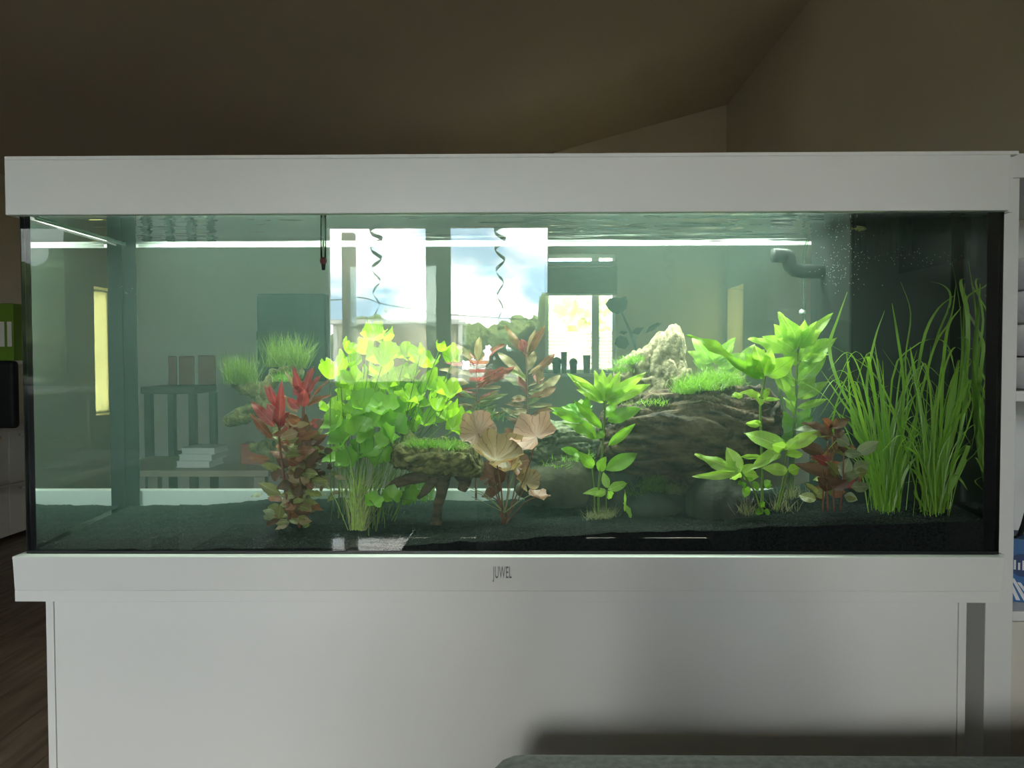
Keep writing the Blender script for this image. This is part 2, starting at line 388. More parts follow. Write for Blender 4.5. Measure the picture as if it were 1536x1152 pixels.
def pane(name, box, face, opt):
    """glass sheet with thickness; its outer face carries the reflection"""
    m = MB(); m.box(*box); m.mi = [1] * 6; m.mi[face] = 0
    return m.build(name, [opt, 'glass_clear'], tank)
zg0, zg1 = zf0 + 0.018, 1.44
pane('front_pane', (TX0, TX1, 0.0, GT, zg0, zg1), 2, 'glass_front')
pane('back_pane', (TX0, TX1, TY1 - GT, TY1, zg0, zg1), 4, 'glass_wet')
pane('side_pane', (TX0, TX0 + GT, GT, TY1 - GT, zg0, zg1), 5, 'glass_wet')
pane('side_pane', (TX1 - GT, TX1, GT, TY1 - GT, zg0, zg1), 3, 'glass_wet')
# black corner seals behind the glass
boxpart('corner_seal', 'black_silicone', tank, TX0 + 0.0005, IX0 + 0.0005, GT, GT + 0.0015, zg0, zg1)
boxpart('corner_seal', 'black_silicone', tank, TX1 - 0.018, TX1 - 0.0005, GT, GT + 0.0015, zg0, zg1)
boxpart('corner_seal', 'black_silicone', tank, TX0 + 0.0005, TX0 + 0.027, IY1 - 0.002, IY1, zg0, zg1)
boxpart('edge_seal', 'black_silicone', tank, TX0 - 0.0015, TX0 - 0.0002, 0.0, 0.02, zf1, zg1)
boxpart('edge_seal', 'black_silicone', tank, TX1 + 0.0002, TX1 + 0.0012, 0.0, TY1, zf1, zg1)
boxpart('bottom_seal', 'black_silicone', tank, TX0, TX1, -0.001, -0.0002, zf1, zf1 + 0.004)
# pale strips painting the bright meniscus glint along the water's edge
boxpart('meniscus_glint', 'pale_white', tank, IX0 + 0.025, 0.53, IY1 - 0.003, IY1 - 0.001, ZW - 0.0050, ZW - 0.0005)
boxpart('meniscus_glint', 'pale_white', tank, IX0 + 0.0005, IX0 + 0.002, 0.02, IY1 - 0.004, ZW - 0.003, ZW - 0.0005)
# maker's letters
fc = bpy.data.curves.new('lettering', 'FONT'); fc.body = 'JUWEL'; fc.size = 0.025; fc.extrude = 0.0006; fc.align_x = 'CENTER'; fc.align_y = 'CENTER'; fc.materials.append(MATS['silver_letter'])
fc.space_character = 1.05
tmp = bpy.data.objects.new('lettering_curve', fc); col.objects.link(tmp)
lme = bpy.data.meshes.new_from_object(tmp, depsgraph=bpy.context.evaluated_depsgraph_get()); bpy.data.objects.remove(tmp); bpy.data.curves.remove(fc)
lo = bpy.data.objects.new('lettering', lme); link(lo, tank)
lp = at(753.5, 859.5, -0.0195); lo.location = lp - tank.location; lo.rotation_euler = (R(90), 0, 0); lo.scale = (0.36, 1.0, 1)
tag(lo, 'silver raised maker lettering')

hood = empty('aquarium_hood', (-0.026, 0.15, 1.376), 'long white hood lid covering the aquarium', 'lid')
boxpart('front_rail', 'white_lacquer', hood, -0.7632, 0.7102, -0.02, -0.006, 1.376, 1.457, bevel=0.0012)
boxpart('end_rail', 'white_lacquer', hood, -0.7632, -0.756, -0.006, 0.335, 1.376, 1.457)
boxpart('end_rail', 'white_lacquer', hood, 0.716, 0.7225, -0.006, 0.335, 1.376, 1.457)
boxpart('back_rail', 'white_lacquer', hood, -0.7632, 0.7225, 0.322, 0.335, 1.376, 1.457)
boxpart('lid_flap', 'white_lacquer', hood, -0.7632, 0.7225, -0.019, 0.335, 1.4572, 1.462)
# LED bars inside the hood, their light comes from these two
lb = mat('led_glow', (0.9, 0.95, 0.9), 0.5)
p = lb.node_tree.nodes['Principled BSDF']; p.inputs['Emission Color'].default_value = (0.92, 1.0, 0.86, 1); p.inputs['Emission Strength'].default_value = 6.0
LED_W = 7.4
def led(x0, x1, y, watt):
    e_ = empty('light_bar', ((x0 + x1) / 2, y, 1.43), ('rear' if y > 0.2 else 'front') + ' slim white lamp bar in the hood above the ' + ('lime bush' if x0 < 0 else 'driftwood log'), 'lamp')
    boxpart('housing', 'window_white', e_, x0 - 0.01, x1 + 0.01, y - 0.014, y + 0.014, 1.432, 1.446)
    boxpart('diffuser', 'led_glow', e_, x0, x1, y - 0.010, y + 0.010, 1.428, 1.432)
    ld = bpy.data.lights.new('hood_lamp_light', 'AREA'); ld.shape = 'RECTANGLE'; ld.size = x1 - x0; ld.size_y = 0.02; ld.energy = watt; ld.color = (0.95, 1.0, 0.88)
    o = bpy.data.objects.new('hood_lamp_light', ld); link(o, e_); o.location = (0, 0, -0.0035)
led(-0.68, 0.05, 0.262, LED_W * 0.50)
led(0.07, 0.50, 0.262, LED_W * 0.48)
led(-0.68, 0.05, 0.14, LED_W * 0.20)
led(0.07, 0.50, 0.14, LED_W * 0.24)

# water: hazy body + rippled skin
m = MB(); m.box(IX0 + 0.001, IX1 - 0.001, IY0 + 0.001, IY1 - 0.001, ZB - 0.03, ZW - 0.004)
vm = bpy.data.materials.new('hazy_water'); vm.use_nodes = True
t = vm.node_tree; t.nodes.clear()
out = t.nodes.new('ShaderNodeOutputMaterial'); vsn = t.nodes.new('ShaderNodeVolumeScatter'); va = t.nodes.new('ShaderNodeVolumeAbsorption'); ads = t.nodes.new('ShaderNodeAddShader')
HAZE = 0.32
vsn.inputs['Color'].default_value = (0.58, 0.90, 0.80, 1); vsn.inputs['Density'].default_value = HAZE; vsn.inputs['Anisotropy'].default_value = 0.0
va.inputs['Color'].default_value = (0.30, 0.9, 0.66, 1); va.inputs['Density'].default_value = 0.8
t.links.new(vsn.outputs[0], ads.inputs[0]); t.links.new(va.outputs[0], ads.inputs[1]); t.links.new(ads.outputs[0], out.inputs['Volume'])
MATS['hazy_water'] = vm
water = m.build('water', 'hazy_water', loc=(-0.02, 0.15, ZB))
tag(water, 'hazy green water filling the aquarium', 'water', kind='stuff')
m = MB(); NX, NY = 260, 60
for j in range(NY + 1):
    for i in range(NX + 1):
        x = IX0 + (IX1 - IX0) * i / NX; y = IY0 + (IY1 - IY0) * j / NY
        amp = 0.0013 * (0.35 + 1.3 * max(0.0, min(1.0, (x + 0.3) / 0.8)))
        z = noise.noise((x * 5, y * 55, 1.3)) + 0.5 * noise.noise((x * 13, y * 120, 4.1)) + 0.25 * noise.noise((x * 40, y * 200, 7.7))
        m.v.append(Vector((x, y, ZW + amp * z)))
for j in range(NY):
    for i in range(NX):
        a = j * (NX + 1) + i
        m.f.append((a, a + 1, a + NX + 2, a + NX + 1)); m.mi.append(0)
ws = m.build('water_surface', 'glass_wet', water, smooth=True)

# ------------------------------------------------------------------ gravel bed
def interp(tab, x):
    if x <= tab[0][0]: return tab[0][1]
    for (a, ya), (c, yc) in zip(tab[:-1], tab[1:]):
        if x <= c: return ya + (yc - ya) * (x - a) / (c - a)
    return tab[-1][1]
FR = [(40, 826), (400, 823), (560, 822), (760, 810), (900, 800), (1100, 794), (1250, 787), (1490, 782)]
BK = [(200, 758), (300, 757), (400, 750), (560, 748), (700, 752), (850, 745), (1000, 742), (1150, 735), (1220, 722), (1320, 714)]
FRW = [(at(x, y, GT).x, at(x, y, GT).z) for x, y in FR]
BKW = [(at(x, y, IY1).x, at(x, y, IY1).z) for x, y in BK]
def ground(x, y):
    t_ = (y - IY0) / (IY1 - IY0)
    z = interp(FRW, x) * (1 - t_) + interp(BKW, x) * t_
    return z + 0.0025 * noise.noise((x * 14, y * 14, 0.3)) + 0.0018 * noise.noise((x * 45, y * 45, 2.0))
m = MB(); NX, NY = 420, 90
for j in range(NY + 1):
    for i in range(NX + 1):
        x = IX0 + (IX1 - IX0) * i / NX; y = IY0 + 0.0003 + (IY1 - IY0) * j / NY
        m.v.append(Vector((x, y, ground(x, y) + 0.0012 * noise.noise((x * 330, y * 330, 5)))))
for j in range(NY):
    for i in range(NX):
        a = j * (NX + 1) + i
        m.f.append((a, a + 1, a + NX + 2, a + NX + 1)); m.mi.append(0)
# front and back drop
k0 = len(m.v)
for i in range(NX + 1):
    x = IX0 + (IX1 - IX0) * i / NX; m.v.append(Vector((x, IY0 + 0.0003, zf0 + 0.019)))
for i in range(NX): m.f.append((k0 + i, k0 + i + 1, i + 1, i)); m.mi.append(0)
bed = m.build('gravel_bed', 'gravel', loc=(-0.02, 0.15, 0.85), smooth=False)
tag(bed, 'black gravel bed covering the aquarium floor', 'gravel', kind='stuff')
m = MB(); rg = random.Random(3)
for k in range(26000):
    x = rg.uniform(IX0 + 0.003, IX1 - 0.003); y = IY0 + 0.002 + (IY1 - IY0 - 0.006) * rg.random() ** 1.2
    z = ground(x, y) + rg.uniform(-0.0004, 0.0012); s_ = rg.uniform(0.0009, 0.0018)
    i = len(m.v); a = rg.random() * 6.28; c_, q = math.cos(a) * s_, math.sin(a) * s_
    m.v += [Vector((x + c_, y + q, z)), Vector((x - q, y + c_, z + rg.uniform(-.3, .3) * s_)), Vector((x - c_, y - q, z)), Vector((x + q, y - c_, z)), Vector((x + rg.uniform(-.5, .5) * s_, y, z + s_ * 0.9))]
    m.f += [(i, i + 1, i + 4), (i + 1, i + 2, i + 4), (i + 2, i + 3, i + 4), (i + 3, i, i + 4)]; m.mi += [0] * 4
mat('gravel_grain', (0.004, 0.005, 0.005), 0.55, color2=(0.045, 0.055, 0.052), nscale=500, spec=0.15)
gr = m.build('grains', 'gravel_grain', bed); tag(gr, kind='stuff')

# ------------------------------------------------------------------ wood and stone
def fbm(p, o=5):
    s = 0; a = 1; q = Vector(p)
    for k in range(o): s += a * noise.noise(q); a *= 0.5; q = q * 2.03
    return s
def ridge(p, o=4):
    s = 0; a = 1; q = Vector(p)
    for k in range(o): s += a * (1 - 2 * abs(noise.noise(q))); a *= 0.5; q = q * 2.1
    return s
def loft(m, secs, y0, ry, amp, freq=(9, 14, 26), nseg=110, ring=44, seed=0.0, dy=0.0):
    """lumpy log along x; secs = (px, top py, bottom py[, depth radius])"""
    S = []
    for s in secs:
        a = at(s[0], s[1], y0); c = at(s[0], s[2], y0)
        S.append((a.x, (a.z + c.z) / 2, abs(a.z - c.z) / 2, s[3] if len(s) > 3 else ry))
    base = len(m.v)
    for k in range(nseg + 1):
        u = k / nseg * (len(S) - 1); i = min(int(u), len(S) - 2); f = u - i
        f2 = f
        x = S[i][0] + (S[i + 1][0] - S[i][0]) * f; zc = S[i][1] + (S[i + 1][1] - S[i][1]) * f2
        rz = S[i][2] + (S[i + 1][2] - S[i][2]) * f2; rr = S[i][3] + (S[i + 1][3] - S[i][3]) * f2
        endf = min(1.0, math.sqrt(max(0.0, 1 - (max(0, abs(2 * k / nseg - 1) - 0.93) / 0.07) ** 2)) + 0.02)
        for j in range(ring):
            a = 2 * math.pi * j / ring
            d = Vector((0, -math.cos(a), math.sin(a)))
            p = Vector((x, y0 + dy * k / nseg + d.y * rr * endf, zc + d.z * rz * endf))
            q = Vector((p.x * freq[0] + seed, p.y * freq[1], p.z * freq[2]))
            wq = Vector((noise.noise(q * 0.6), noise.noise(q * 0.6 + Vector((7, 1, 3))), noise.noise(q * 0.6 + Vector((2, 9, 5)))))
            q2 = q + wq * 0.9
            qc = Vector((q2.x * 0.7, q2.y * 2.2, q2.z * 2.2))
            crack = max(0.0, 1 - abs(noise.noise(qc)) * 5.0)
            n_ = ridge(q2 * 0.8, 3) * amp * 0.75 + 0.35 * amp * ridge(q2 * 2.6, 3) + 1.1 * amp * fbm(q * 0.4, 2) - 1.3 * amp * crack
            m.v.append(p + d * n_ * endf + Vector((noise.noise(q * 1.7) * amp * 0.8, 0, 0)))
    for k in range(nseg):
        for j in range(ring):
            a = base + k * ring + j; c = base + k * ring + (j + 1) % ring
            m.f.append((a, c, c + ring, a + ring)); m.mi.append(m.cur)
    m.f.append(tuple(base + j for j in reversed(range(ring)))); m.f.append(tuple(base + nseg * ring + j for j in range(ring))); m.mi += [m.cur] * 2
def rough_tube(m, pts, rad, amp, ring=18, n=40, seed=0, fr=40):
    P = smooth_path(pts, n); base = len(m.v)
    for k, p in enumerate(P):
        d = P[min(k + 1, len(P) - 1)] - P[max(k - 1, 0)]; d.normalize()
        u = d.cross(Vector((0.1, 1, 0.2))); u.normalize(); w_ = d.cross(u)
        f = k / (len(P) - 1) * (len(rad) - 1); i = min(int(f), len(rad) - 2); r_ = rad[i] + (rad[i + 1] - rad[i]) * (f - i)
        for j in range(ring):
            a = 2 * math.pi * j / ring; dd = u * math.cos(a) + w_ * math.sin(a)
            q = (p + dd * r_) * fr + Vector((seed, 0, 0))
            m.v.append(p + dd * (r_ + amp * fbm(q, 4)))
    for k in range(len(P) - 1):
        for j in range(ring):
            a = base + k * ring + j; c = base + k * ring + (j + 1) % ring
            m.f.append((a, c, c + ring, a + ring)); m.mi.append(m.cur)
    m.f.append(tuple(base + j for j in reversed(range(ring)))); m.f.append(tuple(base + (len(P) - 1) * ring + j for j in range(ring))); m.mi += [m.cur] * 2

def tuft(name, parent, m_, centers, n, ln, wd=0.0011, spread=0.5, upw=1.0, seed=0, curl=0.35):
    """many fine fronds: too many to count"""
    rr = random.Random(seed); m = MB()
    for (px, py, y, rx, ry) in centers:
        c = at(px, py, y)
        for k in range(n):
            p = c + Vector((rr.gauss(0, rx), rr.gauss(0, ry), rr.uniform(-0.004, 0.003)))
            d = Vector((rr.gauss(0, spread), rr.gauss(0, spread), upw)).normalized(); l_ = ln * rr.uniform(0.5, 1.15)
            bend = Vector((rr.gauss(0, curl), rr.gauss(0, curl), rr.gauss(0, curl * 0.6)))
            pts = [p + d * l_ * s + bend * l_ * s * s * 0.5 for s in (0, 0.35, 0.7, 1.0)]
            side = Vector((math.cos(rr.random() * 3.1), rr.uniform(-0.6, 0.6), 0.1)).normalized()
            m.ribbon(pts, [wd, wd, wd * 0.8, wd * 0.15], side)
    o = m.build(name, m_, parent); tag(o, kind='stuff')
    return o

# main dark log
m = MB()
loft(m, [(893, 648, 682, 0.02), (915, 628, 694, 0.045), (945, 608, 704, 0.06), (980, 598, 708, 0.068), (1020, 596, 716, 0.07), (1060, 588, 712, 0.07), (1100, 583, 702, 0.066), (1140, 587, 690, 0.055), (1166, 600, 660, 0.025)], 0.195, 0.07, 0.012, freq=(10, 20, 32), nseg=300, ring=150, seed=2.0)
log = m.build('driftwood_log', 'driftwood', loc=at(1030, 720, 0.195), smooth=True)
tag(log, 'large dark brown gnarled driftwood log with deep ridges', 'driftwood')
tuft('moss', log, 'moss', [(1028, 588, 0.15, 0.010, 0.012), (1045, 580, 0.16, 0.012, 0.012), (1062, 574, 0.17, 0.012, 0.012), (1080, 572, 0.17, 0.012, 0.012), (1096, 576, 0.17, 0.012, 0.012), (1058, 583, 0.13, 0.016, 0.01)], 230, 0.026, wd=0.0009, spread=0.9, seed=4, curl=0.7)
tuft('moss', log, 'moss', [(975, 607, 0.15, 0.012, 0.01), (955, 612, 0.16, 0.01, 0.01), (990, 605, 0.15, 0.008, 0.01)], 60, 0.014, spread=0.9, seed=5)
# grey-green second log
m = MB()
loft(m, [(782, 660, 676, 0.015), (798, 645, 684, 0.035), (825, 632, 694, 0.05), (855, 630, 702, 0.052), (885, 636, 708, 0.05), (915, 645, 705, 0.035), (935, 655, 690, 0.015)], 0.215, 0.05, 0.0075, freq=(13, 22, 44), nseg=200, ring=100, seed=8.0)
log2 = m.build('driftwood_log', 'driftwood_grey', loc=at(850, 700, 0.215), smooth=True)
tag(log2, 'grey-green weathered driftwood piece behind the lotus', 'driftwood')
tuft('moss', log2, 'moss', [(855, 690, 0.15, 0.014, 0.008), (880, 685, 0.15, 0.012, 0.008), (835, 700, 0.155, 0.012, 0.008)], 70, 0.013, spread=1.0, upw=0.4, seed=6)

def stone(name, m_, lumps, label, parent=None, freq=30, amp=0.006, loc=None, sub=4):
    bm = bmesh.new()
    for (c, s_, rot) in lumps:
        r_ = bmesh.ops.create_icosphere(bm, subdivisions=sub, radius=1.0)
        M_ = Matrix.Translation(c) @ rot @ Matrix.Diagonal((*s_, 1))
        for v in r_['verts']:
            d = v.co.normalized()
            v.co = M_ @ (d * (1 + 0.0))
            q = v.co * freq
            w3 = Vector((noise.noise(q * .5), noise.noise(q * .5 + Vector((5, 2, 1))), 0)) * .8
            k = -1.6 * amp * max(0.0, 1 - abs(noise.noise(Vector((q.x * .8, q.y * .8, q.z * .22)) + w3)) * 4.5) + ridge(Vector((q.x, q.y, q.z * 0.45)) + w3) * amp + ridge(Vector((q.x * 2.7, q.y * 2.7, q.z * 1.6)), 3) * amp * 0.45
            v.co += (v.co - Vector(c)).normalized() * k
    me = bpy.data.meshes.new(name); bm.to_mesh(me); bm.free(); me.materials.append(MATS[m_])
    lo_ = Vector(loc) if loc is not None else Vector((0, 0, 0))
    me.transform(Matrix.Translation(-lo_)); me.polygons.foreach_set('use_smooth', [True] * len(me.polygons))
    o = bpy.data.objects.new(name, me); link(o, parent); o.location = lo_
    if label: tag(o, label, 'stone')
    return o
YS = 0.225
def ell(px, py, y, rx, rz, ry, tilt=0.0):
    return (at(px, py, y), (rx * 0.00118, ry, rz * 0.00118), Matrix.Rotation(tilt, 4, 'Y'))
peak = stone('peaked_stone', 'pale_stone', [ell(1008, 556, YS, 17, 62, 0.025, R(3)), ell(985, 558, YS + .005, 20, 54, 0.028, R(10)), ell(955, 568, YS + .005, 26, 46, 0.028, R(30)), ell(938, 590, YS + .005, 24, 34, 0.026, R(25)), ell(1012, 580, YS - .015, 20, 40, 0.024, R(-4)), ell(975, 595, YS, 50, 34, 0.04), ell(1000, 640, YS + 0.02, 60, 60, 0.03), ell(1000, 700, YS + 0.03, 55, 62, 0.03)], 'pale beige jagged stone rising to two peaks behind the log', freq=55, amp=0.0058, loc=at(990, 745, YS), sub=5)
tuft('moss', peak, 'moss', [(938, 545, YS - .03, 0.012, 0.008), (950, 540, YS - .03, 0.010, 0.008), (930, 556, YS - .03, 0.008, 0.008)], 130, 0.014, spread=1.0, upw=0.7, seed=9)
stone('river_stone', 'brown_stone', [ell(848, 722, 0.19, 62, 33, 0.05, R(-3)), ell(800, 735, 0.2, 25, 20, 0.03)], 'flat brown stone lying under the grey-green driftwood', freq=12, amp=0.006, loc=at(848, 755, 0.19))
stone('river_stone', 'dark_stone', [ell(1078, 758, 0.12, 42, 44, 0.045, R(8)), ell(1100, 780, 0.11, 30, 30, 0.03)], 'black rounded stone under the dark driftwood log', freq=14, amp=0.004, loc=at(1075, 790, 0.12))
st3 = stone('river_stone', 'dark_stone', [ell(985, 762, 0.16, 46, 24, 0.04)], 'low dark mossy stone beneath the middle of the log', freq=14, amp=0.004, loc=at(985, 785, 0.16))
tuft('moss', st3, 'hair_grass', [(965, 732, 0.15, 0.012, 0.01), (980, 722, 0.16, 0.012, 0.01), (992, 735, 0.15, 0.014, 0.01), (955, 742, 0.15, 0.01, 0.01)], 160, 0.02, spread=1.0, upw=0.6, seed=12)
stone('river_stone', 'dark_stone', [ell(920, 735, 0.19, 50, 40, 0.045, R(5))], 'dark stone wedged under the end of the big log', freq=14, amp=0.005, loc=at(920, 770, 0.19))

# mushroom shaped mossy driftwood
YM = 0.13
m = MB()
loft(m, [(584, 674, 686, 0.010), (597, 668, 696, 0.026), (620, 664, 700, 0.036), (650, 666, 706, 0.04), (680, 668, 712, 0.038), (705, 676, 716, 0.03), (724, 690, 708, 0.012)], YM, 0.034, 0.0085, freq=(28, 30, 44), nseg=170, ring=90, seed=21)
cap_loc = at(657, 785, YM)
wood = empty('driftwood_tree', cap_loc, 'mushroom-shaped driftwood with mossy top on a thin leg', 'driftwood')
o = m.build('cap', 'driftwood_mossy', wood, smooth=True)
m = MB()
rough_tube(m, [at(664, 705, YM), at(662, 735, YM), at(656, 765, YM - .005), at(654, 788, YM - .01)], [0.016, 0.010, 0.008, 0.009], 0.003)
m.build('trunk', 'driftwood', wood, smooth=True)
m = MB(); rough_tube(m, [at(660, 712, YM), at(640, 733, YM - .01), at(627, 748, YM - .015)], [0.011, 0.008, 0.004], 0.003); m.build('branch', 'driftwood', wood, smooth=True)
m = MB(); rough_tube(m, [at(692, 705, YM), at(698, 722, YM), at(693, 736, YM)], [0.016, 0.012, 0.006], 0.003); m.build('branch', 'driftwood', wood, smooth=True)
m = MB(); rough_tube(m, [at(600, 640, YM + .03), at(612, 655, YM + .02), at(620, 670, YM)], [0.006, 0.011, 0.014], 0.003); m.build('branch', 'driftwood_mossy', wood, smooth=True)
m = MB(); rough_tube(m, [at(640, 712, YM), at(600, 722, YM - .02), at(578, 735, YM - .03)], [0.012, 0.007, 0.003], 0.003); m.build('branch', 'driftwood', wood, smooth=True)
tuft('moss', wood, 'moss', [(640, 668, YM - .03, 0.014, 0.012), (665, 668, YM - .03, 0.014, 0.012), (680, 672, YM - .03, 0.010, 0.012), (622, 668, YM - .02, 0.01, 0.012)], 160, 0.014, spread=0.9, seed=22)

# knobbly driftwood branch on the left with hairy tufts
YB = 0.24
br = empty('driftwood_branch', at(446, 752, YB), 'knobbly driftwood branch with two hairy green tufts', 'driftwood')
for path, rad, sd in (([(446, 752), (438, 700), (415, 650), (402, 595), (415, 555)], [0.02, 0.022, 0.022, 0.016, 0.008], 1), ([(402, 612), (385, 588), (368, 582), (350, 574)], [0.016, 0.013, 0.014, 0.009], 2), ([(404, 620), (378, 614), (362, 624), (338, 632)], [0.014, 0.014, 0.016, 0.008], 3), ([(428, 684), (398, 674), (376, 668)], [0.016, 0.014, 0.009], 4), ([(405, 570), (430, 556), (455, 560)], [0.010, 0.010, 0.006], 5)):
    m = MB(); rough_tube(m, [at(x, y, YB + 0.004 * sd) for x, y in path], rad, 0.006, seed=sd * 5, fr=55, ring=22, n=48)
    m.build('limb', 'driftwood_mossy', br, smooth=True)
tuft('hair_tuft', br, 'hair_grass', [(362, 574, YB, 0.014, 0.008)], 420, 0.052, wd=0.0008, spread=0.28, seed=31, curl=0.2)
tuft('hair_tuft', br, 'hair_grass', [(418, 548, YB, 0.012, 0.008), (448, 550, YB, 0.008, 0.008)], 260, 0.058, wd=0.0008, spread=0.45, seed=32, curl=0.25)
tuft('moss', br, 'moss', [(425, 570, YB - .02, 0.01, 0.006)], 120, 0.02, spread=0.8, seed=33)

# ------------------------------------------------------------------ leaves
def leaf_mesh(name, m_, kind=0, bend=0.18, fold=0.10, wave=0.03, nl=9, nw=4, seed=0):
    """leaf from x=0 (stalk end) to x=1, half width 0.5"""
    v = []; f = []; rr = random.Random(seed)
    ph = rr.random() * 6
    for i in range(nl + 1):
        x = i / nl
        if kind == 0: wd = math.sin(math.pi * min(1, x ** 0.8)) ** 0.85            # lance shaped
        elif kind == 1: wd = math.sin(math.pi * min(1, x ** 0.62)) ** 0.7          # broad oval
        else: wd = math.sin(math.pi * min(1, x ** 1.15)) ** 0.75
        wd = max(wd, 0.03 if x < 1 else 0.0)
        for j in range(nw + 1):
            y = (j / nw - 0.5)
            z = -bend * (x - 0.3) ** 2 + fold * abs(y) * wd + wave * math.sin(x * 13 + ph + (3 if y > 0 else 0)) * abs(y) * 2
            v.append((x, y * wd, z))
    for i in range(nl):
        for j in range(nw):
            a = i * (nw + 1) + j; f.append((a, a + 1, a + nw + 2, a + nw + 1))
    me = bpy.data.meshes.new(name); me.from_pydata(v, [], f); me.materials.append(MATS[m_])
    me.polygons.foreach_set('use_smooth', [True] * len(me.polygons)); me.update()
    return me
LM = {}
def leafset(m_, kind):
    if (m_, kind) not in LM:
        LM[(m_, kind)] = [leaf_mesh('leaf', m_, kind, b_, fo, wv, seed=q) for q, (b_, fo, wv) in enumerate(((0.22, 0.12, 0.03), (0.40, 0.05, 0.05), (-0.15, 0.16, 0.03), (0.1, -0.08, 0.05)))]
    return LM[(m_, kind)]
rl = random.Random(11)
def put_leaf(parent, me, b_, t_, wd, tilt=None, name='leaf'):
    x = t_ - b_; ln = x.length; x = x.normalized()
    n0 = Vector((0, -1, 0.35)) if tilt is None else tilt
    y = n0.cross(x)
    if y.length < 1e-3: y = Vector((1, 0, 0)).cross(x)
    y.normalize(); z = x.cross(y)
    M_ = Matrix(((x.x * ln, y.x * wd, z.x * ln, b_.x), (x.y * ln, y.y * wd, z.y * ln, b_.y), (x.z * ln, y.z * wd, z.z * ln, b_.z), (0, 0, 0, 1)))
    o = bpy.data.objects.new(name, me); link(o, parent)
    o.matrix_basis = Matrix.Translation(-parent_world(parent)) @ M_
    return o
def clampin(p):
    return Vector((max(IX0 + 0.004, min(IX1 - 0.004, p.x)), max(IY0 + 0.006, min(IY1 - 0.006, p.y)), min(ZW - 0.006, p.z)))
def pleaf(parent, m_, px0, py0, px1, py1, wpx, y, kind=0, dy=None, dn=None):
    """leaf between two photo pixels at depth y; tip shifted in depth by dy"""
    dy = rl.uniform(-0.025, 0.025) if dy is None else dy
    b_ = at(px0, py0, y); t_ = clampin(at(px1, py1, y + dy))
    tl = Vector((rl.uniform(-0.4, 0.4), -1, rl.uniform(-0.1, 0.8)))
    return put_leaf(parent, rl.choice(leafset(m_, kind)), b_, t_, wpx * 0.00115 * 1.08, tl)
def stem(parent, pts, y, r0, r1, m_='stem', name='stem'):
    P = smooth_path([at(p_[0], p_[1], p_[2] if len(p_) > 2 else y) for p_ in pts], 16)
    m = MB(); m.tube(P, [r0 + (r1 - r0) * k / (len(P) - 1) for k in range(len(P))], 7)
    return m.build(name, m_, parent, smooth=True)
def plant(name, px, py, y, label, cat='plant', group=None):
    g = at(px, py, y)
    return empty(name, (g.x, g.y, ground(g.x, g.y)), label, cat, group)
def crop(x0, y0, s):
    return lambda a, b_: (x0 + a / s, y0 + b_ / s)

# --- bright stem plant in front of the log
Z = crop(780, 480, 3.84); Y0 = 0.10
P1 = plant('water_wisteria', *Z(450, 1110), Y0, 'fresh green stem plant growing alone in front of the log', 'plant')
P1.name = 'stem_plant'
stem(P1, [Z(452, 1120), Z(455, 950), Z(470, 800), Z(482, 650), Z(490, 470)], Y0, 0.0022, 0.0018)
stem(P1, [Z(430, 1118), Z(428, 980), Z(415, 850)], Y0 + .01, 0.0016, 0.001)
stem(P1, [Z(498, 1118), Z(495, 980)], Y0 - .01, 0.001, 0.001)
for (a, b_, c, d, w_, *k) in ((488, 465, 475, 285, 62), (486, 455, 432, 290, 55), (484, 465, 265, 305, 55), (484, 468, 325, 345, 50), (482, 474, 330, 395, 42), (492, 460, 585, 290, 52), (494, 458, 725, 303, 58), (495, 465, 752, 372, 66), (496, 485, 670, 400, 50), (490, 462, 525, 300, 55), (494, 470, 640, 350, 48), (474, 628, 312, 462, 48), (372, 592, 162, 490, 40), (372, 585, 186, 530, 46), (372, 560, 345, 440, 62), (440, 690, 340, 565, 62), (430, 680, 270, 580, 50), (375, 560, 385, 440, 50), (500, 580, 692, 505, 72), (495, 560, 560, 470, 50), (510, 722, 668, 593, 48), (495, 862, 684, 766, 80), (455, 872, 490, 790, 55), (425, 850, 340, 765, 58), (345, 770, 232, 738, 42), (345, 772, 303, 800, 34), (505, 968, 480, 876, 42), (508, 978, 628, 930, 50), (500, 985, 370, 992, 42), (498, 988, 432, 1012, 32), (508, 985, 528, 1035, 42), (488, 640, 440, 680, 40), (600, 1105, 600, 970, 14), (640, 1140, 605, 1050, 30)):
    pleaf(P1, 'bright_leaf' if b_ < 520 or d > 860 else 'green_leaf', *Z(a, b_), *Z(c, d), w_ / 3.84, Y0)
tuft('root_threads', P1, 'pale_thread', [(896, 778, Y0, 0.010, 0.006), (910, 775, Y0, 0.008, 0.006)], 120, 0.02, wd=0.0005, spread=0.8, seed=41)

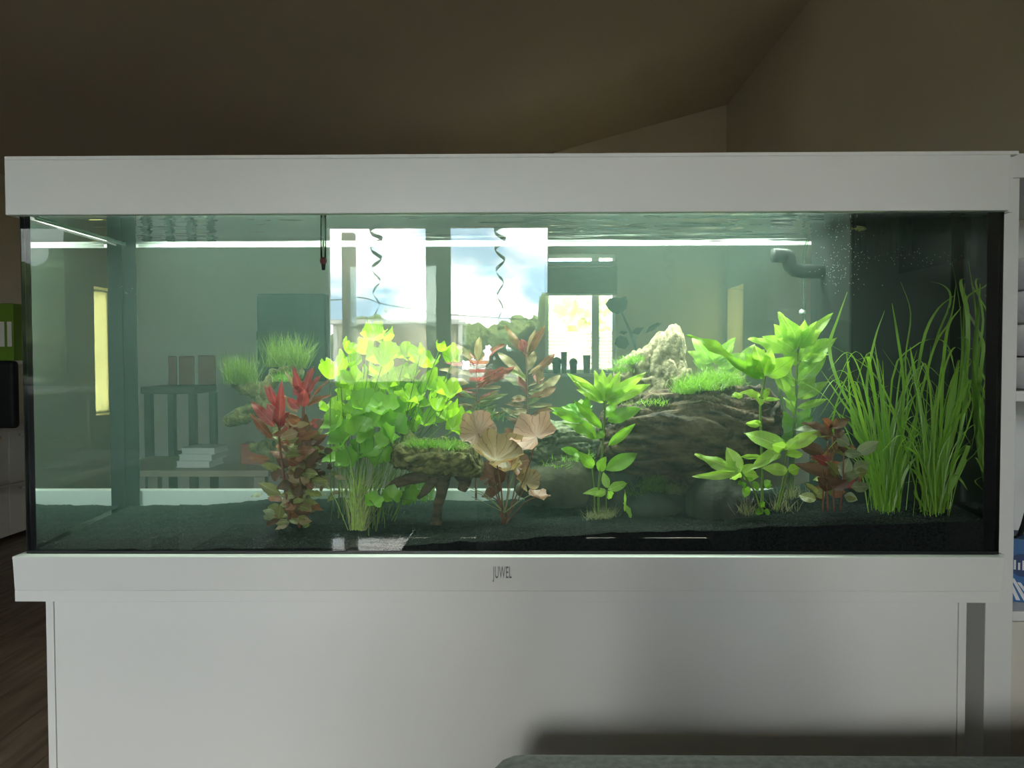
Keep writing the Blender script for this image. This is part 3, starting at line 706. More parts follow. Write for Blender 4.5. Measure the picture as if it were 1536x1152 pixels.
# --- tall right hand stem plants
Z = crop(1000, 500, 3.84); Z7 = crop(1000, 300, 2.866)
YA, YBk = 0.08, 0.17
PA = plant('stem_plant', *Z(550, 1040), YA, 'tall green stem plant with long curling top leaf beside the log end', 'plant')
stem(PA, [Z(550, 1040), Z(550, 830), Z(545, 600), Z(540, 420), Z(560, 285), Z(566, 245)], YA, 0.0026, 0.0018)
for (a, b_, c, d, w_, m_) in ((545, 262, 340, 130, 60, 'green_leaf'), (400, 170, 152, -12, 62, 'green_leaf'), (552, 262, 462, 118, 92, 'green_leaf'), (575, 247, 745, 140, 95, 'green_leaf'), (566, 245, 520, 80, 100, 'bright_leaf'), (560, 250, 600, 90, 80, 'bright_leaf'), (540, 360, 440, 332, 44, 'bright_leaf'), (546, 365, 592, 322, 46, 'bright_leaf'), (528, 370, 545, 412, 46, 'bright_leaf'), (440, 350, 375, 360, 40, 'bright_leaf'), (550, 380, 650, 378, 22, 'bright_leaf'), (545, 520, 445, 520, 38, 'bright_leaf'), (548, 530, 520, 505, 30, 'bright_leaf'), (545, 715, 412, 718, 30, 'bright_leaf')):
    pleaf(PA, m_, *Z(a, b_), *Z(c, d), w_ / 3.84, YA, dy=-0.015)
for (a, b_, c, d, w_) in ((560, 1000, 545, 975, 34), (560, 1020, 500, 1035, 34), (560, 1020, 600, 1040, 30), (460, 870, 415, 860, 45), (465, 880, 452, 950, 42), (500, 850, 530, 910, 34), (490, 850, 460, 830, 30), (560, 870, 600, 850, 34), (560, 870, 620, 890, 30)):
    pleaf(PA, 'green_leaf', *Z(a, b_), *Z(c, d), w_ / 3.84, YA - .02)
PB = plant('stem_plant', *Z(735, 940), YBk, 'tallest lime-green stem plant reaching up beside the black filter', 'plant')
stem(PB, [Z(720, 950), Z(735, 560), Z(745, 400), Z(750, 170), Z(762, 60)], YBk, 0.0026, 0.0016)
stem(PB, [Z(700, 950), Z(712, 620), Z(680, 440), Z(640, 300)], YBk + .02, 0.002, 0.0012)
for (a, b_, c, d, w_) in ((560, 640, 487, 480, 72), (540, 640, 455, 532, 60), (570, 640, 528, 505, 70), (565, 630, 712, 492, 46), (570, 640, 640, 525, 50), (590, 660, 728, 598, 60), (590, 690, 692, 660, 60), (545, 650, 360, 590, 62), (540, 650, 420, 585, 60), (550, 640, 480, 560, 70), (560, 600, 560, 560, 60), (580, 620, 660, 560, 50), (570, 700, 480, 640, 70), (570, 690, 640, 610, 60), (560, 640, 600, 520, 60), (555, 650, 500, 600, 64)):
    pleaf(PB, 'bright_leaf', *Z7(a, b_), *Z7(c, d), w_ / 2.866, YBk, dy=rl.uniform(-0.05, 0.03))
for (a, b_, c, d, w_) in ((745, 390, 620, 228, 95), (755, 375, 932, 278, 66), (752, 300, 924, 118, 74), (755, 205, 976, 28, 66), (750, 430, 934, 378, 42), (740, 430, 640, 260, 70), (755, 350, 868, 240, 60), (740, 520, 600, 440, 60), (740, 540, 560, 520, 80), (745, 520, 830, 430, 60), (740, 300, 640, 140, 90), (750, 270, 850, 150, 80), (740, 600, 640, 500, 70), (735, 640, 590, 600, 70), (748, 480, 690, 360, 60), (745, 560, 850, 480, 50)):
    pleaf(PB, 'bright_leaf' if d < 420 else 'green_leaf', *Z(a, b_), *Z(c, d), w_ / 3.84, YBk, dy=rl.uniform(-0.03, 0.03))
PC = plant('stem_plant', *Z(640, 1020), 0.05, 'low green stem plant with pointed star-shaped leaf heads by the log foot', 'plant')
stem(PC, [Z(545, 1030), Z(500, 900), Z(430, 800)], 0.05, 0.0018, 0.0012); stem(PC, [Z(630, 1020), Z(670, 850), Z(690, 660)], 0.055, 0.002, 0.0014); stem(PC, [Z(640, 1020), Z(680, 880), Z(700, 790)], 0.05, 0.0016, 0.001)
for (a, b_, c, d, w_) in ((425, 800, 346, 655, 76), (420, 800, 165, 690, 62), (420, 802, 150, 830, 44), (430, 802, 535, 822, 66), (425, 800, 368, 860, 44), (425, 795, 325, 738, 60), (430, 800, 500, 750, 40), (690, 665, 448, 565, 90), (680, 660, 600, 640, 60), (700, 660, 890, 562, 70), (665, 655, 480, 792, 60), (690, 700, 792, 690, 52), (700, 795, 560, 770, 62), (700, 795, 772, 770, 56), (690, 670, 620, 600, 60), (690, 670, 760, 600, 50), (660, 700, 560, 720, 44)):
    pleaf(PC, 'bright_leaf', *Z(a, b_), *Z(c, d), w_ / 3.84, 0.05, dy=rl.uniform(-0.02, 0.03))
tuft('root_threads', PC, 'pale_thread', [(1170, 765, 0.06, 0.012, 0.006), (1185, 745, 0.09, 0.014, 0.01), (1120, 770, 0.06, 0.008, 0.005)], 70, 0.03, wd=0.0005, spread=0.7, seed=43)
PE = plant('stem_plant', 1060, 745, 0.26, 'pale green stem plant rising hazy behind the mossy log', 'plant')
stem(PE, [(1058, 748), (1060, 640), (1060, 550)], 0.26, 0.002, 0.0014)
for (a, b_, c, d, w_) in ((200, 700, 105, 582, 56), (190, 700, 95, 650, 46), (200, 690, 150, 600, 50), (205, 690, 195, 600, 50), (210, 690, 300, 590, 44), (215, 700, 285, 625, 40), (200, 720, 110, 690, 50), (220, 720, 330, 660, 60), (230, 730, 360, 700, 60), (210, 710, 250, 640, 50), (330, 720, 380, 620, 70), (340, 730, 420, 640, 70)):
    pleaf(PE, 'bright_leaf', *Z7(a, b_), *Z7(c, d), w_ / 2.866, 0.26, dy=rl.uniform(-0.02, 0.02))
PG = plant('stem_plant', 858, 745, 0.26, 'small hazy green stem plant between grey driftwood and pale stone', 'plant')
stem(PG, [(870, 748), (868, 680), (866, 610)], 0.26, 0.0016, 0.001)
for k in range(16):
    a = rl.uniform(0, math.pi); l_ = rl.uniform(18, 30)
    pleaf(PG, 'green_leaf', 868, 612 + k, 868 + math.cos(a) * l_, 612 + k - math.sin(a) * l_ * .6, 8, 0.26)

# --- brown-red plant right
Y5 = 0.055
PR = plant('stem_plant', *Z(960, 1020), Y5, 'brown-red leafed stem plant in front of the black filter', 'plant')
for (a, c) in ((930, 930), (965, 955), (1000, 1020), (900, 890)):
    stem(PR, [Z(a, 1025), Z((a + c) / 2 + rl.uniform(-10, 10), 850), Z(c, 590 + abs(c - 950) * 1.6)], Y5 + rl.uniform(-.01, .015), 0.0016, 0.0011, 'red_stem')
for (a, b_, c, d, w_, m_) in ((945, 545, 1055, 488, 54, 'dusky_leaf'), (940, 545, 780, 512, 40, 'dusky_leaf'), (945, 545, 905, 492, 50, 'russet_leaf'), (950, 545, 975, 500, 44, 'dusky_leaf'), (955, 600, 888, 555, 60, 'dusky_leaf'), (960, 605, 1042, 612, 56, 'dusky_leaf'), (965, 590, 1020, 560, 50, 'dusky_leaf'), (960, 640, 1000, 680, 56, 'dusky_leaf'), (905, 690, 740, 636, 66, 'dusky_leaf'), (940, 760, 850, 700, 50, 'red_leaf'), (930, 750, 890, 690, 50, 'red_leaf'), (1090, 690, 1228, 624, 64, 'grey_green_leaf'), (1075, 785, 1172, 742, 60, 'grey_green_leaf'), (1010, 825, 1050, 715, 70, 'grey_green_leaf'), (1040, 890, 1155, 812, 52, 'red_leaf'), (1060, 885, 1182, 880, 56, 'grey_green_leaf'), (960, 810, 745, 755, 60, 'dusky_leaf'), (900, 560, 735, 540, 46, 'grey_green_leaf'), (980, 600, 1060, 640, 70, 'grey_green_leaf'), (950, 580, 830, 590, 40, 'olive_leaf'), (990, 830, 940, 740, 64, 'olive_leaf'), (1000, 850, 900, 830, 60, 'dusky_leaf'), (1010, 840, 1110, 800, 50, 'grey_green_leaf'), (860, 960, 760, 930, 60, 'olive_leaf'), (870, 930, 800, 860, 36, 'olive_leaf'), (1030, 950, 1090, 955, 26, 'olive_leaf'), (1090, 810, 1160, 790, 50, 'olive_leaf'), (940, 900, 860, 830, 60, 'dusky_leaf'), (960, 900, 1060, 840, 50, 'dusky_leaf')):
    pleaf(PR, m_, *Z(a, b_), *Z(c, d), w_ / 3.84, Y5, dy=rl.uniform(-0.03, 0.025))
for k in range(34):
    a = rl.uniform(880, 1040); b_ = rl.uniform(640, 960); s_ = rl.choice((-1, 1))
    pleaf(PR, rl.choice(('dusky_leaf', 'olive_leaf', 'grey_green_leaf', 'russet_leaf')), *Z(a, b_), *Z(a + s_ * rl.uniform(40, 110), b_ + rl.uniform(-60, 30)), rl.uniform(34, 56) / 3.84, Y5 + rl.uniform(0, 0.04))

# --- red plant on the left
Z = crop(360, 540, 4.43); Y6 = 0.10
PD = plant('stem_plant', *Z(395, 1110), Y6, 'bushy crimson-tipped stem plant with olive lower leaves', 'plant')
stem(PD, [Z(395, 1115), Z(410, 700), Z(420, 300), Z(412, 200)], Y6, 0.0028, 0.002, 'red_stem'); stem(PD, [Z(330, 1060), Z(270, 620), Z(262, 460), Z(258, 320)], Y6 - .01, 0.0024, 0.0016, 'red_stem')
stem(PD, [Z(430, 1060), Z(470, 700), Z(500, 480)], Y6 + .02, 0.002, 0.0014, 'red_stem')
for (a, b_, c, d, w_, m_) in ((412, 235, 348, 45, 50, 'red_leaf'), (432, 225, 472, 36, 56, 'red_leaf'), (405, 240, 352, 160, 55, 'red_leaf'), (440, 225, 527, 95, 38, 'red_leaf'), (470, 268, 584, 128, 22, 'russet_leaf'), (450, 305, 595, 225, 44, 'russet_leaf'), (395, 325, 315, 250, 52, 'red_leaf'), (400, 230, 286, 58, 24, 'tan_leaf'), (415, 310, 430, 190, 70, 'red_leaf'), (420, 300, 395, 180, 55, 'red_leaf'), (425, 290, 480, 150, 40, 'red_leaf'), (258, 455, 276, 145, 56, 'red_leaf'), (252, 395, 178, 290, 62, 'red_leaf'), (232, 442, 60, 263, 62, 'red_leaf'), (258, 330, 160, 165, 48, 'red_leaf'), (255, 330, 190, 170, 40, 'red_leaf'), (218, 525, 68, 355, 50, 'russet_leaf'), (268, 455, 312, 345, 60, 'red_leaf'), (262, 440, 240, 300, 60, 'red_leaf'), (390, 440, 300, 340, 70, 'tan_leaf'), (380, 350, 290, 230, 50, 'tan_leaf'), (330, 560, 240, 545, 24, 'russet_leaf'), (400, 545, 270, 540, 26, 'russet_leaf'), (460, 482, 562, 382, 48, 'dusky_leaf'), (470, 562, 592, 484, 50, 'dusky_leaf'), (430, 722, 518, 590, 62, 'dusky_leaf'), (192, 662, 52, 646, 46, 'russet_leaf'), (275, 770, 195, 750, 80, 'dusky_leaf'), (250, 725, 142, 692, 46, 'olive_leaf'), (300, 640, 390, 625, 44, 'olive_leaf'), (260, 885, 122, 818, 66, 'olive_leaf'), (270, 885, 160, 880, 50, 'olive_leaf'), (150, 885, 72, 905, 34, 'grey_green_leaf'), (240, 1022, 150, 1000, 44, 'grey_green_leaf'), (230, 1040, 135, 1045, 44, 'grey_green_leaf'), (260, 1040, 270, 960, 60, 'olive_leaf'), (230, 1080, 330, 1070, 44, 'olive_leaf'), (400, 1040, 420, 970, 60, 'olive_leaf'), (420, 1075, 405, 1020, 50, 'olive_leaf'), (480, 950, 532, 995, 44, 'russet_leaf'), (380, 960, 300, 990, 44, 'russet_leaf'), (350, 1020, 320, 960, 44, 'russet_leaf'), (450, 480, 440, 350, 50, 'dusky_leaf'), (400, 420, 310, 370, 60, 'russet_leaf')):
    pleaf(PD, m_, *Z(a, b_), *Z(c, d), w_ / 4.43, Y6 - 0.01, dy=rl.uniform(-0.03, 0.02))
for k in range(190):
    b_ = rl.uniform(420, 1085); a = rl.uniform(300, 470) - 40 * (b_ > 900); s_ = rl.choice((-1, 1, 1))
    m_ = rl.choice(('olive_leaf', 'olive_leaf', 'dusky_leaf', 'russet_leaf', 'tan_leaf')) if b_ > 520 else rl.choice(('russet_leaf', 'red_leaf', 'tan_leaf'))
    pleaf(PD, m_, *Z(a, b_), *Z(a + s_ * rl.uniform(40, 120), b_ + rl.uniform(-70, 50)), rl.uniform(34, 66) / 4.43, Y6 + rl.uniform(-0.02, 0.05))
for k in range(30):
    b_ = rl.uniform(580, 900); a = rl.uniform(470, 640)
    pleaf(PD, rl.choice(('olive_leaf', 'dusky_leaf', 'tan_leaf')), *Z(a, b_), *Z(a + rl.uniform(-60, 90), b_ + rl.uniform(-40, 40)), rl.uniform(26, 44) / 4.43, Y6 + rl.uniform(0.03, 0.08))

# --- slim reddish plants in the middle background
Z = crop(640, 300, 3.84)
PF = plant('stem_plant', 790, 748, 0.25, 'slender red-brown plant with narrow leaves behind the grey driftwood', 'plant')
stem(PF, [(792, 750), (792, 640), Z(580, 1150), Z(576, 890)], 0.25, 0.002, 0.0013, 'red_stem')
for (a, b_, c, d, w_, m_) in ((575, 905, 452, 722, 44, 'russet_leaf'), (578, 900, 620, 742, 44, 'tan_leaf'), (580, 905, 672, 728, 44, 'russet_leaf'), (576, 900, 545, 800, 60, 'red_leaf'), (580, 985, 618, 865, 58, 'tan_leaf'), (560, 1010, 402, 868, 46, 'tan_leaf'), (600, 1015, 738, 882, 50, 'russet_leaf'), (640, 1060, 660, 960, 46, 'tan_leaf'), (645, 1100, 778, 1008, 46, 'tan_leaf'), (650, 1060, 635, 1000, 60, 'red_leaf'), (600, 1100, 440, 1000, 40, 'olive_leaf'), (640, 1140, 745, 1074, 46, 'russet_leaf'), (590, 1130, 520, 1010, 40, 'red_leaf'), (585, 1180, 660, 1100, 50, 'olive_leaf')):
    pleaf(PF, m_, *Z(a, b_), *Z(c, d), w_ / 3.84, 0.25, 2, dy=rl.uniform(-0.03, 0.02))
for k in range(26):
    b_ = rl.uniform(560, 645); s_ = rl.choice((-1, 1))
    pleaf(PF, rl.choice(('olive_leaf', 'tan_leaf', 'russet_leaf')), 792, b_, 792 + s_ * rl.uniform(18, 48), b_ - rl.uniform(-8, 22), rl.uniform(5, 9), 0.25, 2)
PH = plant('stem_plant', 715, 748, 0.26, 'hazy dark red plant with narrow leaves behind the lime bush', 'plant')
stem(PH, [(714, 750), (714, 640), Z(290, 1100), Z(286, 930)], 0.26, 0.002, 0.0013, 'red_stem')
for (a, b_, c, d, w_, m_) in ((290, 935, 308, 782, 46, 'tan_leaf'), (295, 935, 442, 824, 40, 'red_leaf'), (280, 940, 160, 818, 40, 'tan_leaf'), (300, 960, 358, 900, 50, 'tan_leaf'), (270, 1010, 65, 962, 34, 'tan_leaf'), (250, 960, 110, 930, 40, 'red_leaf'), (330, 1070, 515, 958, 44, 'red_leaf'), (310, 1040, 400, 980, 50, 'red_leaf'), (280, 960, 240, 870, 40, 'red_leaf'), (250, 1060, 150, 1030, 40, 'tan_leaf')):
    pleaf(PH, m_, *Z(a, b_), *Z(c, d), w_ / 3.84, 0.26, 2, dy=rl.uniform(-0.03, 0.02))
for k in range(30):
    b_ = rl.uniform(570, 650); s_ = rl.choice((-1, 1))
    pleaf(PH, rl.choice(('olive_leaf', 'tan_leaf', 'russet_leaf', 'red_leaf')), 714, b_, 714 + s_ * rl.uniform(15, 48), b_ - rl.uniform(-5, 26), rl.uniform(4, 8), 0.25, 2)
tuft('side_shoots', PH, 'hair_grass', [(730, 630, 0.24, 0.016, 0.008)], 120, 0.03, wd=0.0012, spread=0.5, seed=51)

# --- lime round-leafed bush
def pad_mesh(m_, seed, cup=0.35, wav=0.08, notch=0.5, nr=4, na=22):
    """round leaf: stalk joins at the notch (origin); opens along +x, cupped"""
    rr = random.Random(seed); ph = rr.random() * 6; v = [(0, 0, 0)]; f = []
    for i in range(1, nr + 1):
        r_ = i / nr
        for j in range(na + 1):
            a = -math.pi + notch * 0.5 + (2 * math.pi - notch) * j / na
            rad = r_ * 0.5 * (1 + r_ * (0.08 * math.sin(5 * a + ph) + 0.06 * math.sin(9 * a + ph * 2)))
            x = rad * math.cos(a) + 0.12 * r_; y = rad * math.sin(a)
            z = cup * r_ * r_ * 0.5 + wav * r_ * r_ * (math.sin(4 * a + ph) + 0.5 * math.sin(7 * a + 2 * ph))
            v.append((x, y, z))
    for j in range(na): f.append((0, 1 + j, 2 + j))
    for i in range(nr - 1):
        for j in range(na):
            a = 1 + i * (na + 1) + j; f.append((a, a + na + 1, a + na + 2, a + 1))
    me = bpy.data.meshes.new('leaf'); me.from_pydata(v, [], f); me.materials.append(MATS[m_]); me.polygons.foreach_set('use_smooth', [True] * len(me.polygons)); me.update()
    return me
PADS = [pad_mesh('lime_leaf', q, 0.6 + 0.1 * q, 0.15, nr=5, na=30) for q in range(6)]
def put_pad(parent, me, c, dia, nrm, spin):
    z = nrm.normalized(); x = Vector((math.cos(spin), 0.2, math.sin(spin))); x = (x - z * x.dot(z)).normalized(); y = z.cross(x)
    M_ = Matrix(((x.x, y.x, z.x, 0), (x.y, y.y, z.y, 0), (x.z, y.z, z.z, 0), (0, 0, 0, 1))) @ Matrix.Scale(dia, 4)
    o = bpy.data.objects.new('leaf', me); link(o, parent)
    o.matrix_basis = Matrix.Translation(c - parent_world(parent)) @ M_
    return o
Z = crop(480, 480, 6.4); Y7 = 0.17
PL = plant('round_leaf_plant', 560, 748, Y7, 'dense lime-green bush of round wavy leaves on thin stalks', 'plant')
spots = [(500, 200, 200), (640, 225, 190), (540, 135, 190), (265, 320, 170), (820, 355, 190), (1045, 450, 240), (1280, 390, 180), (1250, 720, 220), (100, 570, 250), (200, 640, 150), (440, 330, 240), (600, 420, 270), (590, 540, 260), (420, 560, 220), (740, 580, 230), (880, 560, 160), (880, 660, 240), (1060, 660, 220), (1180, 790, 230), (900, 780, 200), (700, 720, 200), (560, 700, 200), (380, 740, 220), (250, 760, 200), (130, 880, 220), (230, 920, 160), (760, 880, 180), (890, 930, 200), (1010, 830, 220), (1120, 870, 200), (1230, 960, 220), (1270, 1050, 190), (1370, 970, 160), (1100, 980, 220), (920, 1050, 200), (1010, 1010, 200), (640, 640, 220), (500, 640, 160), (330, 600, 200), (300, 460, 220), (180, 460, 180), (960, 340, 150), (960, 420, 170), (1140, 300, 130), (680, 330, 160), (240, 1000, 200), (130, 1030, 180), (980, 720, 200), (840, 860, 170)]
for k, (a, b_, dm) in enumerate(spots):
    px, py = Z(a, b_); y = Y7 + rl.uniform(-0.035, 0.07)
    c = at(px, py, y); bx = 545 + (px - 585) * 0.45 + rl.uniform(-15, 15)
    g = at(bx, 740, y)
    st = MB(); P_ = smooth_path([Vector((g.x, y * .6 + Y7 * .4, ground(g.x, y))), at((px + bx) / 2 + rl.uniform(-8, 8), (py + 745) / 2, y), c], 10); st.tube(P_, 0.0009, 5)
    so = st.build('stalk', 'stem', PL, smooth=True)
    nrm = Vector((rl.uniform(-0.5, 0.5), rl.uniform(-0.95, 0.2), rl.uniform(0.45, 1.0)))
    put_pad(so, rl.choice(PADS), c, dm / 6.4 * 0.00125, nrm, rl.uniform(0.6, 2.5))
GPAD = [pad_mesh('green_leaf', 10 + q, 0.5, 0.06) for q in range(3)]
for (px, py, dm, y) in ((545, 612, 46, 0.13), (580, 615, 44, 0.13), (560, 640, 50, 0.13), (535, 650, 40, 0.11), (590, 645, 44, 0.12), (515, 660, 44, 0.13), (545, 680, 48, 0.12), (575, 690, 36, 0.11), (525, 695, 40, 0.13), (600, 625, 40, 0.14), (500, 640, 40, 0.15), (610, 690, 30, 0.15), (505, 690, 40, 0.16), (560, 756, 26, 0.07), (588, 748, 28, 0.09), (620, 750, 30, 0.12), (540, 745, 26, 0.12), (585, 660, 36, 0.1), (530, 620, 34, 0.12)):
    c = at(px, py, y); g = at(548 + (px - 548) * .4, 760, y)
    st = MB(); st.tube(smooth_path([Vector((g.x, y, ground(g.x, y))), at((px + 548) / 2 + rl.uniform(-6, 6), (py + 750) / 2, y), c], 10), 0.0009, 5)
    so = st.build('stalk', 'stem', PL, smooth=True)
    put_pad(so, rl.choice(GPAD), c, dm * 0.00118, Vector((rl.uniform(-.5, .5), -0.7, rl.uniform(.3, .9))), rl.uniform(0.6, 2.5))

# --- lotus with reddish pads
PN = plant('lotus', 757, 768, 0.105, 'red-brown lotus with veined pads on long stems', 'plant')
PP = [pad_mesh('pink_pad', 20 + q, 0.3, 0.07, 0.35) for q in range(3)]; PO = [pad_mesh('tan_pad', 30 + q, 0.6, 0.07, 0.35) for q in range(2)]; PRD = [pad_mesh('russet_pad', 40 + q, 0.4, 0.06, 0.35) for q in range(2)]
for (px, py, dm, y, nrm, me) in ((718, 650, 52, 0.14, (0.2, -1, 0.25), PP[0]), (744, 690, 66, 0.09, (0.05, -0.55, 0.8), PO[0]), (805, 655, 62, 0.10, (-0.35, -0.62, 0.65), PP[1]), (760, 706, 44, 0.13, (0, -.3, 1), PO[1]), (805, 745, 30, 0.08, (0.2, -0.2, 1), PP[2]), (735, 715, 36, 0.14, (-.6, -.6, .5), PRD[0]), (775, 700, 40, 0.15, (.6, -.6, .4), PRD[1]), (748, 722, 30, 0.13, (-.5, -.7, .3), PRD[0]), (790, 725, 34, 0.14, (.3, -.7, .3), PO[1]), (738, 745, 30, 0.12, (-.5, -.3, .9), PRD[1]), (768, 668, 40, 0.17, (.3, -.8, .4), PRD[0])):
    c = at(px, py, y); st = MB()
    st.tube(smooth_path([Vector((PN.location.x + rl.uniform(-.006, .006), 0.105, PN.location.z - .002)), at(757 + (px - 757) * .55 + rl.uniform(-5, 5), (py + 768) / 2, (y + .105) / 2), c], 12), 0.0011, 6)
    so = st.build('stalk', 'red_stem', PN, smooth=True)
    put_pad(so, me, c, dm * 0.0012, Vector(nrm), rl.uniform(0.8, 2.2))
for (x1, y1) in ((705, 735), (708, 745), (700, 730), (800, 740), (735, 690), (790, 690)):
    stem(PN, [(757, 769, 0.105), ((757 + x1) / 2, y1 + 12, 0.1), (x1, y1, 0.1)], 0.1, 0.0009, 0.0006, 'pale_thread', 'runner')

# --- grasses
BLADE = {}
def blade(parent, pts, wd, m_='blade'):
    pts = [clampin(p_) for p_ in pts]; pts[0].z = ground(pts[0].x, pts[0].y) - 0.004
    P = smooth_path(pts, 18)
    m = MB(); n = len(P)
    sd = Vector((1, rl.uniform(-0.7, 0.7), rl.uniform(-.2, .2))).normalized()
    m.ribbon(P, [wd * (0.7 + 0.3 * min(1, 4 * k / n)) * (1 if k < n * .6 else max(0.06, 1 - (k / n - .6) / .4)) for k in range(n)], sd)
    return m.build('blade', m_, parent, smooth=True)
V1 = plant('ribbon_grass', 1332, 752, 0.10, 'tall ribbon grass clump leaning towards the black filter', 'plant')
V2 = plant('ribbon_grass', 1400, 762, 0.08, 'tall ribbon grass clump next to the tank corner', 'plant')
big = [(V1, [(1322, 745), (1290, 640), (1258, 575), (1244, 522), (1256, 480), (1271, 438)], 5), (V1, [(1322, 745), (1285, 640), (1262, 600), (1232, 556)], 4), (V1, [(1328, 745), (1318, 640), (1304, 545), (1298, 537), (1286, 540)], 6), (V1, [(1330, 745), (1352, 640), (1355, 570), (1344, 490), (1338, 455)], 4), (V1, [(1335, 745), (1372, 650), (1377, 560), (1388, 500), (1408, 462), (1432, 443)], 5), (V1, [(1340, 745), (1310, 640), (1300, 580), (1312, 510), (1327, 466)], 4), (V1, [(1330, 745), (1338, 570), (1368, 522), (1405, 508), (1425, 525), (1432, 560)], 4), (V2, [(1410, 755), (1412, 620), (1420, 500), (1442, 460)], 5), (V1, [(1340, 745), (1395, 540), (1425, 480), (1448, 425)], 4), (V2, [(1400, 757), (1448, 580), (1463, 480), (1472, 424), (1452, 418)], 6), (V2, [(1420, 757), (1450, 620), (1462, 515), (1484, 508)], 5), (V2, [(1420, 757), (1470, 640), (1484, 590)], 6), (V1, [(1340, 745), (1398, 530), (1436, 455), (1415, 428), (1376, 420)], 4), (V2, [(1404, 757), (1440, 580), (1470, 425)], 9), (V2, [(1402, 757), (1425, 620), (1455, 540)], 9), (V2, [(1400, 757), (1385, 640), (1372, 560), (1365, 520)], 6), (V1, [(1326, 745), (1300, 680), (1280, 640), (1270, 530)], 6), (V1, [(1330, 745), (1296, 640), (1283, 590), (1272, 550), (1274, 541)], 6), (V2, [(1395, 757), (1350, 640), (1310, 560), (1246, 517)], 4), (V1, [(1326, 745), (1310, 700), (1250, 650), (1268, 570), (1290, 552)], 3), (V2, [(1405, 757), (1420, 660), (1455, 600), (1500, 560)], 5), (V2, [(1410, 757), (1440, 700), (1462, 668), (1466, 690)], 6), (V2, [(1408, 757), (1430, 715), (1455, 720), (1476, 735)], 5), (V1, [(1335, 745), (1345, 700), (1370, 688), (1382, 686)], 5), (V2, [(1395, 757), (1380, 725), (1355, 724), (1330, 722)], 4), (V2, [(1415, 757), (1420, 740), (1424, 768)], 5), (V2, [(1395, 757), (1375, 745), (1372, 730)], 5), (V2, [(1405, 757), (1440, 600), (1458, 480), (1428, 392)], 3), (V1, [(1332, 745), (1360, 620), (1358, 540), (1366, 470), (1350, 420)], 3)]
for (pr, pts, wd) in big:
    y = (0.095 if pr is V1 else 0.075) + rl.uniform(-0.02, 0.012)
    blade(pr, [at(x, yy, y + 0.01 * k * rl.uniform(-1, 1)) for k, (x, yy) in enumerate(pts)], wd * 0.00108)
for k in range(96):
    pr = V1 if k % 2 else V2; bx = (1332 if k % 2 else 1400) + rl.gauss(0, 12); y = (0.092 if k % 2 else 0.075) + rl.uniform(-0.03, 0.018)
    h = rl.uniform(60, 250) * (1 if rl.random() < .7 else 0.6); ln_ = rl.gauss(0.02, 0.33); 
    x1 = bx + ln_ * h * 0.55; x2 = bx + ln_ * h * 1.25; dr = abs(ln_) * h * 0.35
    blade(pr, [at(bx, 755, y), at(x1, 750 - h * .6, y), at(x2, 750 - h + dr, y + rl.uniform(-.02, .02))], rl.uniform(1.6, 4.6) * 0.00108)
for k in range(56):
    pr = V1 if k % 2 else V2; bx = (1332 if k % 2 else 1402) + rl.gauss(0, 12); y = (0.09 if k % 2 else 0.07) + rl.uniform(-0.035, 0.02)
    h = rl.uniform(70, 230); sd_ = rl.choice((-1, 1)); rch = rl.uniform(25, 95)
    blade(pr, [at(bx, 755, y), at(bx + sd_ * rch * .25, 752 - h * .65, y), at(bx + sd_ * rch * .65, 752 - h, y + rl.uniform(-.02, .02)), at(bx + sd_ * rch * 1.15, 752 - h * rl.uniform(.6, .95), y + rl.uniform(-.02, .02))], rl.uniform(1.3, 2.8) * 0.00108)
FG = plant('hair_grass', 534, 786, 0.10, 'fine pale green grass tuft in front of the lime bush', 'plant')
for k in range(95):
    bx = 534 + rl.gauss(0, 6); h = rl.uniform(40, 98); a = rl.gauss(0.08, 0.3)
    blade(FG, [at(bx, 786, 0.10), at(bx + a * h * .5, 786 - h * .55, 0.10), at(bx + a * h * 1.2, 786 - h, 0.10 + rl.uniform(-.02, .02))], 1.1 * 0.00106, 'bright_leaf' if k % 3 else 'pale_thread')
for (x1, y1) in ((600, 745), (610, 752), (560, 770), (590, 775), (510, 745), (555, 780), (580, 757)):
    blade(FG, [at(545, 782, 0.10), at((545 + x1) / 2, y1 - 4, 0.10), at(x1, y1, 0.10)], 1.1 * 0.00106, 'pale_thread')
BG = plant('hair_grass', 625, 755, 0.22, 'short bright grass patch under the mushroom-shaped driftwood', 'plant')
tuft('grass_blades', BG, 'blade', [(610, 748, 0.22, 0.012, 0.01), (635, 750, 0.22, 0.012, 0.01)], 70, 0.05, wd=0.0012, spread=0.25, seed=61)

# ------------------------------------------------------------------ filter, hose, thermometer, fish, bubbles
FX = 0.5375
flt = empty('filter_box', (0.62, 0.21, 0.90), 'black internal filter box in the rear corner of the tank', 'filter')
boxpart('body', 'black_plastic', flt, FX, IX1 - 0.002, 0.122, IY1 - 0.002, 0.895, 1.398, bevel=0.003)
for k in range(12):
    boxpart('grille_rib', 'black_plastic', flt, 0.545 + k * 0.0085, 0.549 + k * 0.0085, 0.1195, 0.122, 1.33, 1.39)
m = MB(); m.tube(smooth_path([Vector((FX + .005, 0.24, at(1200, 408, .24).z)), at(1192, 405, .235), at(1183, 388, .23), at(1178, 384, .23), at(1160, 383, .225)], 12), 0.0125, 14)
m.build('outlet_nozzle', 'black_plastic', flt, smooth=True)
clearmat('clear_plastic', 1.45, (0.80, 0.88, 0.80))
hs = at(1207, 420, 0.28)
m = MB(); m.tube(smooth_path([at(1213, 322, .27), at(1213, 350, .27), at(1211, 362, .27), at(1206, 385, .27), at(1205, 430, .27), at(1207, 500, .27), at(1208, 560, .27)], 30), 0.0024, 10)
hose = empty('air_hose', at(1207, 560, .27), 'clear bent air hose hanging beside the filter', 'hose')
